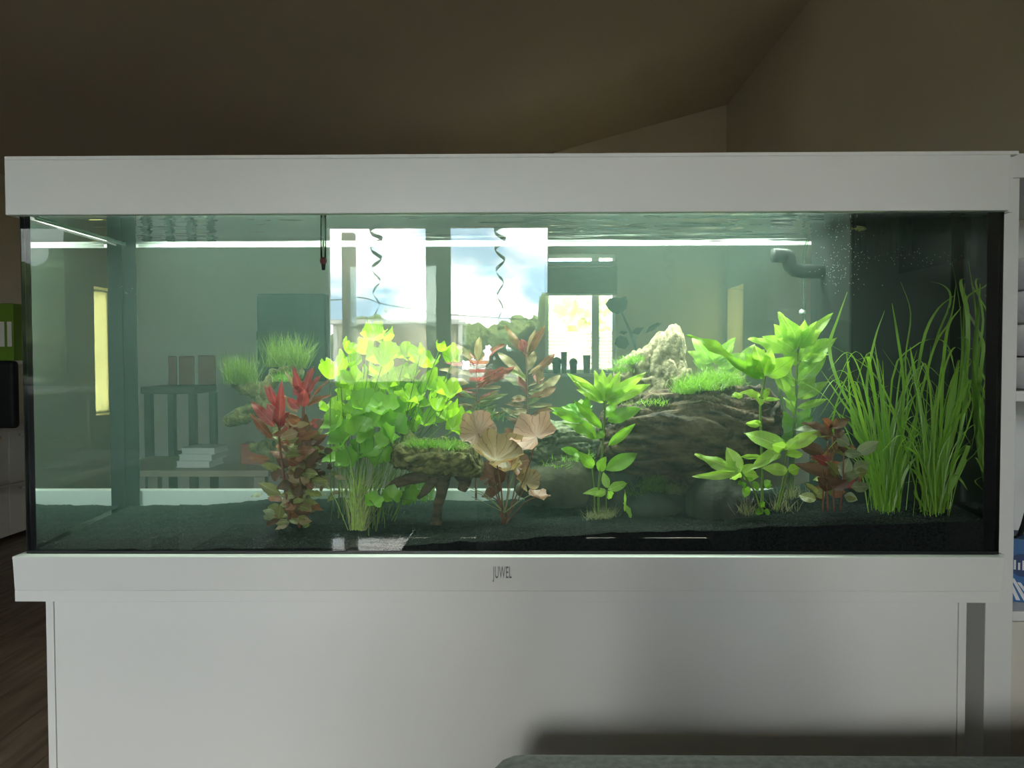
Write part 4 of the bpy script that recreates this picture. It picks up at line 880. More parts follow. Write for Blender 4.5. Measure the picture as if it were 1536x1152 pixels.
m.build('tube', 'clear_plastic', hose, smooth=True)
m = MB(); c = at(1206, 468, .268)
m.tube([c + Vector((0, 0.01, 0)), c + Vector((0, 0.004, 0)), c + Vector((0, 0, 0))], [0.006, 0.004, 0.003], 12); m.build('suction_cup', 'pale_white', hose, smooth=True)
th = empty('thermometer', at(485, 405, 0.03), 'slim glass thermometer with dark red tip hanging inside the front glass', 'thermometer')
m = MB(); m.tube([at(485, 318, .03), at(485, 392, .03)], 0.0045, 12); m.build('tube', 'clear_plastic', th, smooth=True)
m = MB(); m.tube([at(485, 322, .03), at(485, 385, .03)], 0.0018, 8); m.build('scale_strip', 'pale_white', th)
mat('dark_red', (0.16, 0.015, 0.02), 0.4, var=0.2)
m = MB(); m.tube([at(485, 386, .03), at(485, 389, .03), at(485, 393, .03), at(485, 397, .03)], [0.0025, 0.0052, 0.0052, 0.003], 12); m.build('bulb', 'dark_red', th, smooth=True)
m = MB(); m.tube([at(485, 396, .03), at(485.3, 405, .03)], [0.0034, 0.0026], 10); m.build('ballast', 'black_plastic', th, smooth=True)
mat('fish_skin', (0.30, 0.30, 0.06), 0.3, color2=(0.10, 0.11, 0.05), nscale=300)
fs = empty('small_fish', at(1288, 343, .06), 'tiny yellowish fish swimming just under the water surface', 'fish')
def fishpt(px, hh): return at(px, 343, 0.06), hh
m = MB(); P_ = [at(x, 343 + d, .06) for x, d in ((1281, .3), (1284, .1), (1288, -.2), (1292, -.3), (1296, 0), (1299.5, .2))]; m.tube(P_, [0.001, 0.0014, 0.003, 0.0036, 0.0028, 0.0006], 10)
m.build('body', 'fish_skin', fs, smooth=True)
m = MB(); m.quad(at(1281.5, 343, .06), at(1276, 340, .06), at(1277.5, 343.3, .06), at(1276.5, 346, .06)); m.build('tail_fin', 'fish_skin', fs)
m = MB(); m.quad(at(1286, 341, .06), at(1287, 338, .06), at(1291, 339.4, .06), at(1292, 340.2, .06)); m.build('back_fin', 'fish_skin', fs)
m = MB(); m.quad(at(1286, 345, .06), at(1287.5, 347.8, .06), at(1290, 347, .06), at(1291, 346, .06)); m.build('belly_fin', 'fish_skin', fs)
m = MB(); rb = random.Random(5)
def bubble(p_, r_):
    i = len(m.v)
    for d in ((1, 0, 0), (0, 1, 0), (-1, 0, 0), (0, -1, 0), (0, 0, 1), (0, 0, -1)): m.v.append(p_ + Vector(d) * r_)
    for q in ((0, 1, 4), (1, 2, 4), (2, 3, 4), (3, 0, 4), (1, 0, 5), (2, 1, 5), (3, 2, 5), (0, 3, 5)): m.f.append(tuple(i + k for k in q)); m.mi.append(0)
for k in range(170):
    px = rb.gauss(1262, 22); py = rb.choice((382, 402, 345, 420)) + rb.gauss(0, 9)
    bubble(at(px, py, rb.uniform(.02, .1)), rb.uniform(.0005, .0009))
for k in range(60): bubble(at(rb.uniform(1280, 1450), rb.gauss(385, 8), .05), rb.uniform(.0004, .0007))
for k in range(110): bubble(at(rb.uniform(180, 430), rb.gauss(436, 5) if k % 3 else rb.gauss(395, 9), .03), rb.uniform(.0004, .0007))
bb = m.build('air_bubbles', 'pale_white', loc=at(1262, 400, .05)); tag(bb, 'tiny white air bubbles drifting in the upper water', 'bubbles', kind='stuff')

# ------------------------------------------------------------------ cube shelf at the right
SY = 0.08
sh = empty('cube_shelf', (1.1, SY + 0.19, 0), 'white cube shelf standing against the tank end', 'shelf')
sx0 = 0.742; sx1 = sx0 + 0.78; zt = 1.4835
boxpart('side_board', 'white_lacquer', sh, sx0, sx0 + 0.0435, SY, SY + 0.38, 0, zt - 0.0385, bevel=0.001)
boxpart('side_board', 'white_lacquer', sh, sx1 - 0.0375, sx1, SY, SY + 0.38, 0, zt - 0.0385, bevel=0.001)
boxpart('top_board', 'white_lacquer', sh, sx0, sx1, SY, SY + 0.38, zt - 0.0380, zt, bevel=0.001)
boxpart('bottom_board', 'white_lacquer', sh, sx0 + 0.044, sx1 - 0.038, SY, SY + 0.38, 0, 0.038)
zs = [zt - 0.038 - 0.337 * (k + 1) - 0.016 * k for k in range(4)]
for z in zs[:3]: boxpart('shelf_board', 'white_lacquer', sh, sx0 + 0.044, sx1 - 0.038, SY + 0.001, SY + 0.38, z - 0.016, z, bevel=0.0008)
boxpart('divider', 'white_lacquer', sh, (sx0 + sx1) / 2 - 0.008, (sx0 + sx1) / 2 + 0.008, SY + 0.002, SY + 0.38, 0.038, zt - 0.038)
boxpart('back_panel', 'white_lacquer', sh, sx0 + 0.002, sx1 - 0.002, SY + 0.375, SY + 0.38, 0.0, zt - 0.04)
mat('cream_front', (0.72, 0.68, 0.60), 0.5, var=0.02)
boxpart('cupboard_door', 'cream_front', sh, sx0 + 0.0445, (sx0 + sx1) / 2 - 0.009, SY + 0.004, SY + 0.02, zs[2] + 0.002, zs[1] - 0.018, bevel=0.001)
# blue carton, cable, folded things
mat('blue_carton', (0.02, 0.12, 0.32), 0.45, var=0.1); mat('carton_white', (0.75, 0.76, 0.78), 0.5)
mat('carton_print', (0.01, 0.04, 0.14), 0.5, var=0.1)
cx0 = sx0 + 0.046
bxp = empty('blue_carton', (cx0 + 0.06, SY + 0.05, zs[1]), 'blue and white printed carton in the open shelf cube', 'box')
rot = Matrix.Rotation(R(-24), 4, 'Z')
bm_ = MB(); bm_.box(-0.012, 0.105, -0.03, 0.05, 0.0, 0.105)
o = bm_.build('carton', 'blue_carton'); o.parent = bxp; o.rotation_euler = (0, 0, R(-24)); o.location = (-0.02, 0.03, 0.0405)
o.location.z = 0.0005
for q in range(4):
    s_ = MB(); s_.v += [Vector((-0.011 + q * 0.009, -0.0305, 0.045 - q * 0.006)), Vector((-0.006 + q * 0.009, -0.0305, 0.045 - q * 0.006)), Vector((0.012 + q * 0.011, -0.0305, 0.003)), Vector((0.006 + q * 0.011, -0.0305, 0.003))]
    s_.f.append((0, 3, 2, 1)); s_.mi.append(0)
    k_ = s_.build('stripe', 'carton_white'); k_.parent = o
s_ = MB(); n_ = 24
s_.v.append(Vector((0.014, -0.0306, 0.062)))
for q in range(n_): s_.v.append(Vector((0.014 + 0.019 * math.cos(q * 2 * math.pi / n_), -0.0306, 0.062 + 0.019 * math.sin(q * 2 * math.pi / n_))))
for q in range(n_): s_.f.append((0, 1 + q, 1 + (q + 1) % n_)); s_.mi.append(0)
k_ = s_.build('round_badge', 'carton_print'); k_.parent = o
for q in range(4):
    s_ = MB(); s_.box(0.002 + q * 0.006, 0.005 + q * 0.006, -0.0312, -0.0307, 0.054, 0.070 - (q % 2) * 0.004); k_ = s_.build('badge_mark', 'carton_white'); k_.parent = o
m = MB(); m.tube(smooth_path([Vector((cx0 + 0.34, 0.3, zs[1] + .18)), Vector((cx0 + 0.12, 0.2, zs[1] + .17)), at(1530, 801, .16), at(1514, 808, .14), Vector((cx0 + 0.001, 0.2, zs[1] + .08)), Vector((cx0 + 0.002, 0.3, zs[1] + .004))], 24), 0.0042, 8)
cb = m.build('cable', 'black_plastic', loc=(cx0, 0.2, zs[1]), smooth=True); tag(cb, 'thick black cable looping above the blue carton', 'cable')
mat('grey_cloth', (0.34, 0.34, 0.35), 0.9, color2=(0.60, 0.60, 0.60), nscale=14, bump=0.4, bscale=80)
m = MB(); m.box(0, 1, 0, 1, 0, 1); m.v = []; m.f = []; m.mi = []
for k in range(4):
    z = zs[0] + 0.0005 + k * 0.055
    x0 = cx0 + 0.002
    P_ = MB(); NXX = 20
    for jj in range(2):
        for ii in range(NXX + 1):
            u = ii / NXX * 2 * math.pi
            P_.v.append(Vector((x0 + 0.14 + 0.14 * max(-1, min(1, 1.25 * math.cos(u))) , SY + 0.045 + jj * 0.25, z + 0.027 + 0.0265 * max(-1, min(1, 1.2 * math.sin(u))))))
    for ii in range(NXX): P_.f.append((ii, ii + 1, ii + NXX + 2, ii + NXX + 1)); P_.mi.append(0)
    P_.f.append(tuple(reversed(range(NXX)))); P_.f.append(tuple(NXX + 1 + q for q in range(NXX))); P_.mi += [0, 0]
    fo = P_.build('folded_blanket', 'grey_cloth', loc=(x0 + .14, SY + .15, z), smooth=True)
    tag(fo, ('bottom', 'second lowest', 'second highest', 'top')[k] + ' grey folded blanket of the pile in the upper shelf cube', 'blanket', 'folded blankets in the shelf')

# ------------------------------------------------------------------ sofa
def rbox(name, m_, parent, x0, x1, y0, y1, z0, z1, r_):
    bm = bmesh.new(); bmesh.ops.create_cube(bm, size=1.0)
    for v in bm.verts: v.co = Vector((x0 + (v.co.x + .5) * (x1 - x0), y0 + (v.co.y + .5) * (y1 - y0), z0 + (v.co.z + .5) * (z1 - z0)))
    bmesh.ops.bevel(bm, geom=bm.edges[:], offset=r_, segments=5, profile=0.6, affect='EDGES')
    off = parent_world(parent) if parent else Vector((0, 0, 0))
    for v in bm.verts: v.co -= off
    me = bpy.data.meshes.new(name); bm.to_mesh(me); bm.free(); me.materials.append(MATS[m_]); me.polygons.foreach_set('use_smooth', [True] * len(me.polygons))
    o = bpy.data.objects.new(name, me); link(o, parent)
    return o
sofa = empty('sofa', (0.7, -0.55, 0), 'dark grey fabric sofa with its back to the tank cabinet', 'sofa')
zso = at(1000, 1128, -0.185).z
rbox('backrest', 'sofa_fabric', sofa, at(725, 1150, -0.26).x, 1.42, -0.36, -0.16, 0.08, zso, 0.055)
rbox('base', 'sofa_fabric', sofa, 0.0, 1.40, -1.02, -0.36, 0.08, 0.30, 0.03)
rbox('seat_cushion', 'sofa_fabric', sofa, 0.13, 0.70, -1.04, -0.36, 0.30, 0.44, 0.04); rbox('seat_cushion', 'sofa_fabric', sofa, 0.705, 1.27, -1.04, -0.36, 0.30, 0.44, 0.04)
rbox('armrest', 'sofa_fabric', sofa, -0.02, 0.125, -1.03, -0.362, 0.10, 0.58, 0.05); rbox('armrest', 'sofa_fabric', sofa, 1.275, 1.41, -1.03, -0.362, 0.10, 0.58, 0.05)
for x in (0.05, 1.35):
    for y in (-0.97, -0.22): boxpart('foot', 'black_plastic', sofa, x - .025, x + .025, y - .025, y + .025, 0.0, 0.085)

# ------------------------------------------------------------------ the room behind the tank
bl = empty('pleated_blind', (0.40, FARY + 0.0, 1.06), 'cream pleated blind covering the lower half of the far window', 'blind')
leafmat('blind_cloth', (0.70, 0.66, 0.52), (0.74, 0.70, 0.56), (0.7, 0.66, 0.5), 0.5, gloss=0.0)
zb0, zb1 = WIN_FAR[2] + 0.03, at(870, 497, FARY).z; nsl = 11
for k in range(nsl):
    za = zb0 + (zb1 - zb0) * k / nsl; zc_ = zb0 + (zb1 - zb0) * (k + 1) / nsl
    for (u0, u1) in ((WIN_FAR[0] + 0.03, 0.545), (0.605, WIN_FAR[1] - 0.03)):
        m = MB(); y0, y1 = FARY + 0.02, FARY + 0.035
        m.quad((u0, y0, za), (u1, y0, za), (u1, y1, (za + zc_) / 2), (u0, y1, (za + zc_) / 2)); m.quad((u0, y1, (za + zc_) / 2), (u1, y1, (za + zc_) / 2), (u1, y0, zc_ - .001), (u0, y0, zc_ - .001))
        m.build('slat', 'blind_cloth', bl)
rs = empty('roller_shade', (0.45, FARY - 0.02, at(870, 443, FARY).z), 'tan fabric roller shade pulled over the top of the far window', 'shade')
mat('shade_cloth', (0.30, 0.28, 0.22), 0.9, var=0.1, nscale=20)
boxpart('cloth', 'shade_cloth', rs, WIN_FAR[0] - .01, WIN_FAR[1] + .005, FARY - 0.010, FARY - 0.006, at(870, 442, FARY).z, at(870, 392, FARY).z)
m = MB(); m.tube([Vector((WIN_FAR[0] - .01, FARY - .008, at(870, 442, FARY).z)), Vector((WIN_FAR[1] + .005, FARY - .008, at(870, 442, FARY).z))], 0.008, 8); m.build('bottom_bar', 'window_white', rs)
leafmat('yellow_tint', (0.50, 0.47, 0.28), (0.54, 0.50, 0.30), (0.52, 0.48, 0.28), 0.7, gloss=0)  # made-up sheer panel, added to turn the slim window's light yellow
sy = empty('window_tint', (RX + 0.128, 4.6, 0.76), 'pale yellow panel added to tint the slim side window', 'added_sheer')
boxpart('cloth', 'yellow_tint', sy, RX + 0.125, RX + 0.1265, 4.552, 4.988, 0.765, 1.695)
boxpart('rod', 'window_white', sy, RX + 0.122, RX + 0.130, 4.552, 4.988, 1.686, 1.698)
rod = boxpart('curtain_rail', 'window_white', None, at(822, 400, FARY).x, at(921, 400, FARY).x, FARY - 0.03, FARY - 0.012, at(870, 402, FARY).z, at(870, 399, FARY).z); tag(rod, 'thin white rail across the top of the far window', 'rail')
mat('pot_dark', (0.03, 0.033, 0.03), 0.6, var=0.2)
for q, (px, wd, top, nm) in enumerate(((835, 13, 534, 'bushy cactus'), (846, 9, 528, 'square pot'), (860, 11, 536, 'bushy cactus'), (880, 11, 533, 'square pot'))):
    b0 = at(px, 558, FARY - 0.05); h = at(px, top, FARY - .05).z - WIN_FAR[2]; r_ = wd * 0.0052 / 1.0 * 0.5 * 1.0
    pt = empty('flower_pot', (b0.x, FARY - 0.05, WIN_FAR[2]), ('dark pot with a rounded cactus on the far sill, in front of the wide blind', 'tall dark square pot on the far sill beside two cacti', 'low dark pot with a small round cactus on the far sill', 'dark pot on the far sill in front of the window post')[q], 'pot')
    m = MB(); c = Vector(pt.location); hb = h * (0.5 if nm == 'bushy cactus' else 1)
    m.tube([c, c + Vector((0, 0, hb * .9)), c + Vector((0, 0, hb))], [r_ * .8, r_, r_ * 1.08], 16 if nm == 'bushy cactus' else 4); m.build('pot', 'pot_dark', pt)
    if nm == 'bushy cactus':
        m = MB(); m.tube([c + Vector((0, 0, hb * .9 + (h - hb) * t_)) for t_ in (0, .25, .6, .85, 1.0)], [r_ * .7, r_ * 1.1, r_ * 1.15, r_ * .8, r_ * .15], 12); m.build('cactus', 'pot_dark', pt, smooth=True)
# rose silhouette on the wall
mat('decal_dark', (0.10, 0.10, 0.085), 0.8, var=0.1)
def decal(parent, name, pts, y0=FARY - 0.004):
    m = MB(); n = len(pts); A = [at(x, y, y0) for x, y in pts]; B = [p_ + Vector((0, 0.003, 0)) for p_ in A]
    m.v = A + B; m.f = [tuple(range(n)), tuple(reversed(range(n, 2 * n)))] + [(i, n + i, n + (i + 1) % n, (i + 1) % n) for i in range(n)]; m.mi = [0] * len(m.f)
    return m.build(name, 'decal_dark', parent)
rose = empty('rose_decal', at(950, 520, FARY - .004), 'dark rose silhouette on the far wall beside the window', 'wall decal')
decal(rose, 'bloom', [(908, 456), (914, 448), (922, 446), (930, 447), (939, 444), (941, 452), (940, 462), (934, 468), (926, 471), (917, 468), (912, 463)])
decal(rose, 'stem', [(931, 468), (934, 468), (944, 490), (953, 512), (956, 530), (953, 530), (949, 512), (940, 490)])
for pts in ([(946, 500), (954, 492), (966, 491), (958, 502)], [(942, 498), (932, 496), (928, 499), (936, 502)], [(968, 500), (974, 490), (986, 484), (992, 485), (984, 494)], [(924, 508), (930, 503), (940, 506), (944, 516), (938, 524), (928, 522), (922, 516)]): decal(rose, 'leaf', pts)
mat('screen_black', (0.02, 0.024, 0.026), 0.4, var=0.2)
tv = empty('speaker_cabinet', at(437, 640, 4.8), 'tall black loudspeaker panel hanging on the far wall', 'speaker')
a, c = at(386, 572, 4.9), at(488, 440, 4.9)
rbox('body', 'screen_black', tv, a.x, c.x, 4.9, FARY - 0.002, a.z, c.z, 0.02)
rbox('side_bracket', 'screen_black', tv, a.x - 0.02, a.x - 0.001, 4.95, 5.0, (a.z + c.z) / 2 - .02, (a.z + c.z) / 2 + .05, 0.005)
# high chair with red slats
mat('chair_wood', (0.06, 0.045, 0.035), 0.6, var=0.3, nscale=12); mat('chair_red', (0.30, 0.05, 0.035), 0.6, var=0.1)
YC = 3.3
hc = empty('bar_chair', (at(285, 680, YC).x, YC, 0), 'tall dark bar chair with red back slats seen through the tank', 'chair')
for (x0, x1, y0, y1) in ((252, 264, 534, 578), (268, 290, 534, 578), (297, 322, 533, 578)):
    a, c = at(x0, y1, YC), at(x1, y0, YC); boxpart('back_slat', 'chair_red', hc, a.x, c.x, YC, YC + .02, a.z, c.z, bevel=0.006)
a, c = at(248, 588, YC), at(324, 577, YC); boxpart('seat', 'chair_wood', hc, a.x, c.x, YC - .3, YC + .02, a.z, c.z, bevel=0.008)
za = a.z
for px in (258, 320):
    for yy in (YC, YC - 0.28):
        x = at(px, 600, YC).x; boxpart('leg', 'chair_wood', hc, x - .018, x + .018, yy - .018, yy + .018, 0, za)
for z in (0.3, 0.62): boxpart('stretcher', 'chair_wood', hc, at(258, 600, YC).x, at(320, 600, YC).x, YC - .01, YC + .01, z, z + .03)
tbl = empty('side_table', (-1.55, 2.7, 0), 'pale wooden table in the room behind the tank', 'table')
mat('pale_wood', (0.36, 0.30, 0.22), 0.5, color2=(0.44, 0.37, 0.28), nscale=6, stretch=(1, 8, 1))
zt_ = at(300, 697, 2.6).z
boxpart('tabletop', 'pale_wood', tbl, -1.95, -1.15, 2.4, 2.95, zt_ - .03, zt_, bevel=0.003)
for x in (-1.9, -1.2):
    for y in (2.45, 2.9): boxpart('leg', 'pale_wood', tbl, x - .025, x + .025, y - .025, y + .025, 0, zt_ - .03)
mat('paper', (0.75, 0.75, 0.72), 0.7, var=0.03); mat('red_box', (0.42, 0.07, 0.05), 0.6, var=0.1)
for k in range(3):
    z0 = zt_ + 0.0005 + k * 0.031; bk = empty('book', (-1.56 + .01 * k, 2.55, z0), ('lowest', 'middle', 'topmost')[k] + ' white book of the small stack on the pale table', 'book', 'books on the pale table')
    x0 = -1.61 + 0.012 * k
    boxpart('pages', 'paper', bk, x0 + .004, x0 + .155, 2.49, 2.66, z0 + .003, z0 + .027); boxpart('cover', 'window_white', bk, x0, x0 + .16, 2.485, 2.665, z0, z0 + .003); boxpart('cover', 'window_white', bk, x0, x0 + .16, 2.485, 2.665, z0 + .027, z0 + .030)
rbx = rbox('storage_box', 'red_box', None, -1.35, -1.23, 2.6, 2.7, zt_ + .0005, zt_ + .10, 0.006); tag(rbx, 'small red box standing on the pale table', 'box')

# white drawers, binders and office chair along the left wall
dr = empty('drawer_unit', (-3.45, 3.5, 0), 'low white drawer unit along the wall beyond the tank', 'drawers')
boxpart('carcass', 'white_lacquer', dr, LX + 0.02, -3.33, 2.3, 4.7, 0.03, 0.715)
for k in range(3):
    for (z0, z1) in ((0.035, 0.36), (0.37, 0.71)):
        d_ = boxpart('drawer', 'white_lacquer', dr, -3.33, -3.31, 2.305 + k * .8, 3.095 + k * .8, z0, z1, bevel=0.002)
        boxpart('handle', 'chrome', d_, -3.31, -3.29, 2.40 + k * .8, 3.0 + k * .8, z1 - .04, z1 - .025)
ws_ = empty('wall_shelf', (-3.4, 3.9, at(5, 541, 3.9).z), 'white wall shelf carrying green binders', 'shelf')
boxpart('board', 'white_lacquer', ws_, LX + 0.001, at(22, 545, 3.9).x, 3.88, 4.2, at(5, 546, 3.9).z, at(5, 541, 3.9).z)
mat('binder_green', (0.12, 0.26, 0.015), 0.5, var=0.1)
for k, (x0, x1) in enumerate(((-18, -5), (-4.5, 8.5), (9, 19.5))):
    a, c = at(x0, 541, 3.9), at(x1, 455, 3.9)
    bi = empty('binder', ((a.x + c.x) / 2, 3.95, a.z), ('green binder at the wall end of the shelf row', 'middle green binder of the three on the wall shelf', 'slimmer green binder at the open end of the wall shelf')[k], 'binder', 'green binders on the wall shelf')
    boxpart('cover', 'binder_green', bi, a.x, c.x, 3.9, 4.16, a.z + .0005, c.z, bevel=0.003)
    boxpart('spine_label', 'paper', bi, a.x + .012, c.x - .012, 3.8985, 3.9, a.z + .09, a.z + .25)
oc = empty('office_chair', (-3.05, 3.2, 0), 'black office chair turned to the white drawers', 'chair')
rbox('backrest', 'black_plastic', oc, -3.2, at(21, 600, 3.2).x, 3.2, 3.26, at(10, 643, 3.2).z, at(10, 541, 3.2).z, 0.028)
rbox('seat', 'black_plastic', oc, -3.26, -2.95, 2.8, 3.2, 0.45, 0.52, 0.03)
m = MB(); m.tube([Vector((-3.1, 3.0, 0.06)), Vector((-3.1, 3.0, 0.45))], 0.025, 10); m.build('column', 'black_plastic', oc)
m = MB(); m.tube([Vector((-3.1, 3.19, 0.48)), Vector((-3.1, 3.27, 0.6)), Vector((-3.1, 3.265, 0.85))], 0.02, 8); m.build('back_bracket', 'black_plastic', oc)
for k in range(5):
    a = k * 2 * math.pi / 5; d = Vector((math.cos(a), math.sin(a), 0))
    m = MB(); m.tube([Vector((-3.1, 3.0, 0.08)), Vector((-3.1, 3.0, 0.045)) + d * .2], [0.022, 0.015], 8); arm = m.build('base_arm', 'black_plastic', oc)
    m = MB(); p_ = Vector((-3.1, 3.0, 0.025)) + d * .2; m.tube([p_ - d.cross(Vector((0, 0, 1))) * .02, p_ + d.cross(Vector((0, 0, 1))) * .02], 0.024, 10); m.build('caster', 'black_plastic', arm)

# ------------------------------------------------------------------ the room behind the photographer (seen mirrored in the front glass)
def mir(px, py, y):
    """point on plane Y = y (< 0) whose mirror image in the front glass shows at the pixel"""
    p_ = at(px, py, -y); return Vector((p_.x, y, p_.z))
def spiral(px, y0, y1, amp0, amp1, turns, Y, label):
    a, c = mir(px, y0, Y), mir(px, y1, Y); m = MB(); n = 110
    e_ = empty('hanging_spiral', a, label, 'decoration', 'hanging spirals in the window')
    S = (1.2 - Y) / 1200; base = 0
    for k in range(n + 1):
        t_ = k / n; ang = 2 * math.pi * turns * (t_ ** 0.8); r_ = (amp0 + (amp1 - amp0) * t_) * S
        p_ = Vector((a.x + r_ * math.cos(ang), Y + r_ * math.sin(ang), a.z + (c.z - a.z) * t_)); q = Vector((math.cos(ang) * .3, math.sin(ang) * .3, 1)) * (0.014 * (1 - .45 * t_))
        m.v += [p_ - q, p_ + q]
        if k: i = 2 * k; m.f.append((i - 2, i - 1, i + 1, i)); m.mi.append(0)
    m.build('ribbon', 'black_plastic', e_, smooth=True)
    m = MB(); m.tube([a + Vector((0, 0, .0)), Vector((a.x, Y, a.z + 0.12))], 0.0015, 5); m.build('thread', 'black_plastic', e_)
    return e_
spiral(564, 338, 478, 10, 3, 4.5, -3.75, 'dark twisted spiral hanging in front of the window near the wooden post')
spiral(750, 338, 482, 9, 3, 4.5, -3.75, 'dark twisted spiral hanging in front of the window beside the mullion')
spiral(1004, 376, 485, 10, 3, 4.0, -3.5, 'dark twisted spiral hanging before the plain wall beside the windows')
# made-up sheer strip, added to give a bright mirrored bar
leafmat('sheer', (0.80, 0.80, 0.78), (0.85, 0.85, 0.83), (0.82, 0.82, 0.8), 0.6, gloss=0)
ct = empty('added_sheer', (mir(454, 500, -3.85).x, -3.85, 0.1), 'narrow white sheer strip added for a light bar beside the double window', 'added_sheer')
m = MB(); n = 26; xa = mir(444, 400, -3.85).x; xb = mir(464, 400, -3.85).x
for k in range(n + 1):
    x = xa + (xb - xa) * k / n; y = -3.85 + 0.018 * math.sin(k * 1.3)
    m.v += [Vector((x, y, 0.25)), Vector((x, y, 2.14))]
    if k: i = 2 * k; m.f.append((i - 2, i, i + 1, i - 1)); m.mi.append(0)
m.build('cloth', 'sheer', ct, smooth=True)
m = MB(); m.tube([Vector((-1.55, -3.85, 2.15)), Vector((0.5, -3.85, 2.15))], 0.01, 8); m.build('rod', 'chrome', ct)
# picture on the tall wall
pic = empty('framed_picture', (RX - 0.01, -1.88, 1.85), 'dark picture in a pale frame on the tall wall, mirrored in the tank', 'picture')
mat('frame_pale', (0.62, 0.60, 0.56), 0.4, var=0.03); mat('picture_dark', (0.04, 0.04, 0.045), 0.25, color2=(0.12, 0.11, 0.10), nscale=3)
boxpart('image', 'picture_dark', pic, RX - 0.016, RX - 0.006, -2.16, -1.60, 1.51, 2.2)
for (y0, y1, z0, z1) in ((-2.19, -2.155, 1.475, 2.24), (-1.60, -1.565, 1.475, 2.24), (-2.155, -1.60, 1.475, 1.51), (-2.155, -1.60, 2.205, 2.24)): boxpart('frame_bar', 'frame_pale', pic, RX - 0.029, RX - 0.005, y0, y1, z0, z1, bevel=0.002)
mat('black_leather', (0.012, 0.012, 0.013), 0.28, bump=0.35, bscale=18)
ac = empty('armchair', (1.22, -2.2, 0), 'black leather armchair with tall tufted back, mirrored in the tank', 'armchair')
for k, (x0, x1) in enumerate(((0.98, 1.12), (1.125, 1.27), (1.275, 1.42))): rbox('back_cushion', 'black_leather', ac, x0, x1, -2.42, -2.22, 0.5, 1.38 - .05 * abs(k - 1), 0.05)
rbox('seat', 'black_leather', ac, 0.98, 1.42, -2.3, -1.7, 0.28, 0.5, 0.06); rbox('armrest', 'black_leather', ac, 0.84, 0.975, -2.36, -1.7, 0.1, 0.66, 0.05); rbox('armrest', 'black_leather', ac, 1.425, 1.555, -2.36, -1.7, 0.1, 0.66, 0.05)
for x in (0.9, 1.5):
    for y in (-2.3, -1.76): boxpart('foot', 'chrome', ac, x - .02, x + .02, y - .02, y + .02, 0, 0.11)
# glossy black coffee table
mat('black_gloss', (0.01, 0.01, 0.012), 0.04)
gt = empty('coffee_table', (-0.80, -1.72, 0), 'low table with glossy black glass top, mirrored at the tank bottom', 'table')
zc_ = 0.5; p0 = mir(330, 800, -1.9); 
boxpart('tabletop', 'black_gloss', gt, -1.16, -0.42, -2.0, -1.4, zc_ - .02, zc_, bevel=0.003)
for x in (-1.12, -0.46):
    for y in (-1.96, -1.44): boxpart('leg', 'chrome', gt, x - .015, x + .015, y - .015, y + .015, 0, zc_ - .02)
# white desk with shelf
dk = empty('desk', (-1.75, -1.4, 0), 'white desk with raised shelf beside the tank front, mirrored in the glass', 'desk')
boxpart('desktop', 'white_lacquer', dk, -2.1, -1.42, -2.0, -0.85, 0.775, 0.80, bevel=0.003)
boxpart('raised_shelf', 'white_lacquer', dk, -2.1, -1.72, -2.0, -0.85, 1.04, 1.06, bevel=0.002)
for y in (-1.985, -0.87): boxpart('side_panel', 'white_lacquer', dk, -2.08, -1.5, y - .012, y + .012, 0, 0.775); boxpart('shelf_support', 'white_lacquer', dk, -2.08, -1.74, y - .01, y + .01, 0.80, 1.04)
mug = empty('mug', (-1.6, -1.5, 0.8), 'pale mug standing on the white desk', 'mug')
m = MB(); c = Vector(mug.location) + Vector((0, 0, .0005)); m.tube([c, c + Vector((0, 0, .09)), c + Vector((0, 0, .088)), c + Vector((0, 0, .01))], [0.04, 0.041, 0.036, 0.034], 20); m.build('cup', 'paper', mug, smooth=False)
m = MB(); m.tube([c + Vector((.038, 0, .07)), c + Vector((.065, 0, .065)), c + Vector((.066, 0, .035)), c + Vector((.038, 0, .022))], 0.005, 8); m.build('handle', 'paper', mug, smooth=True)
mon = empty('monitor', (-1.85, -1.25, 0.8), 'black computer monitor on the white desk', 'monitor')
boxpart('screen', 'screen_black', mon, -1.80, -1.775, -1.5, -1.05, 0.84, 1.03, bevel=0.004); boxpart('stand', 'black_plastic', mon, -1.83, -1.80, -1.30, -1.25, 0.805, 0.95); boxpart('foot', 'black_plastic', mon, -1.9, -1.74, -1.37, -1.18, 0.8005, 0.808)
wc = empty('sideboard', (-1.3, -2.6, 0), 'white low sideboard behind the glossy black table', 'cabinet')
boxpart('body', 'white_lacquer', wc, -1.52, -1.2, -2.9, -2.3, 0.02, 0.70, bevel=0.003); boxpart('door', 'white_lacquer', wc, -1.515, -1.362, -2.30, -2.285, 0.04, 0.68, bevel=0.002); boxpart('door', 'white_lacquer', wc, -1.358, -1.205, -2.30, -2.285, 0.04, 0.68, bevel=0.002)

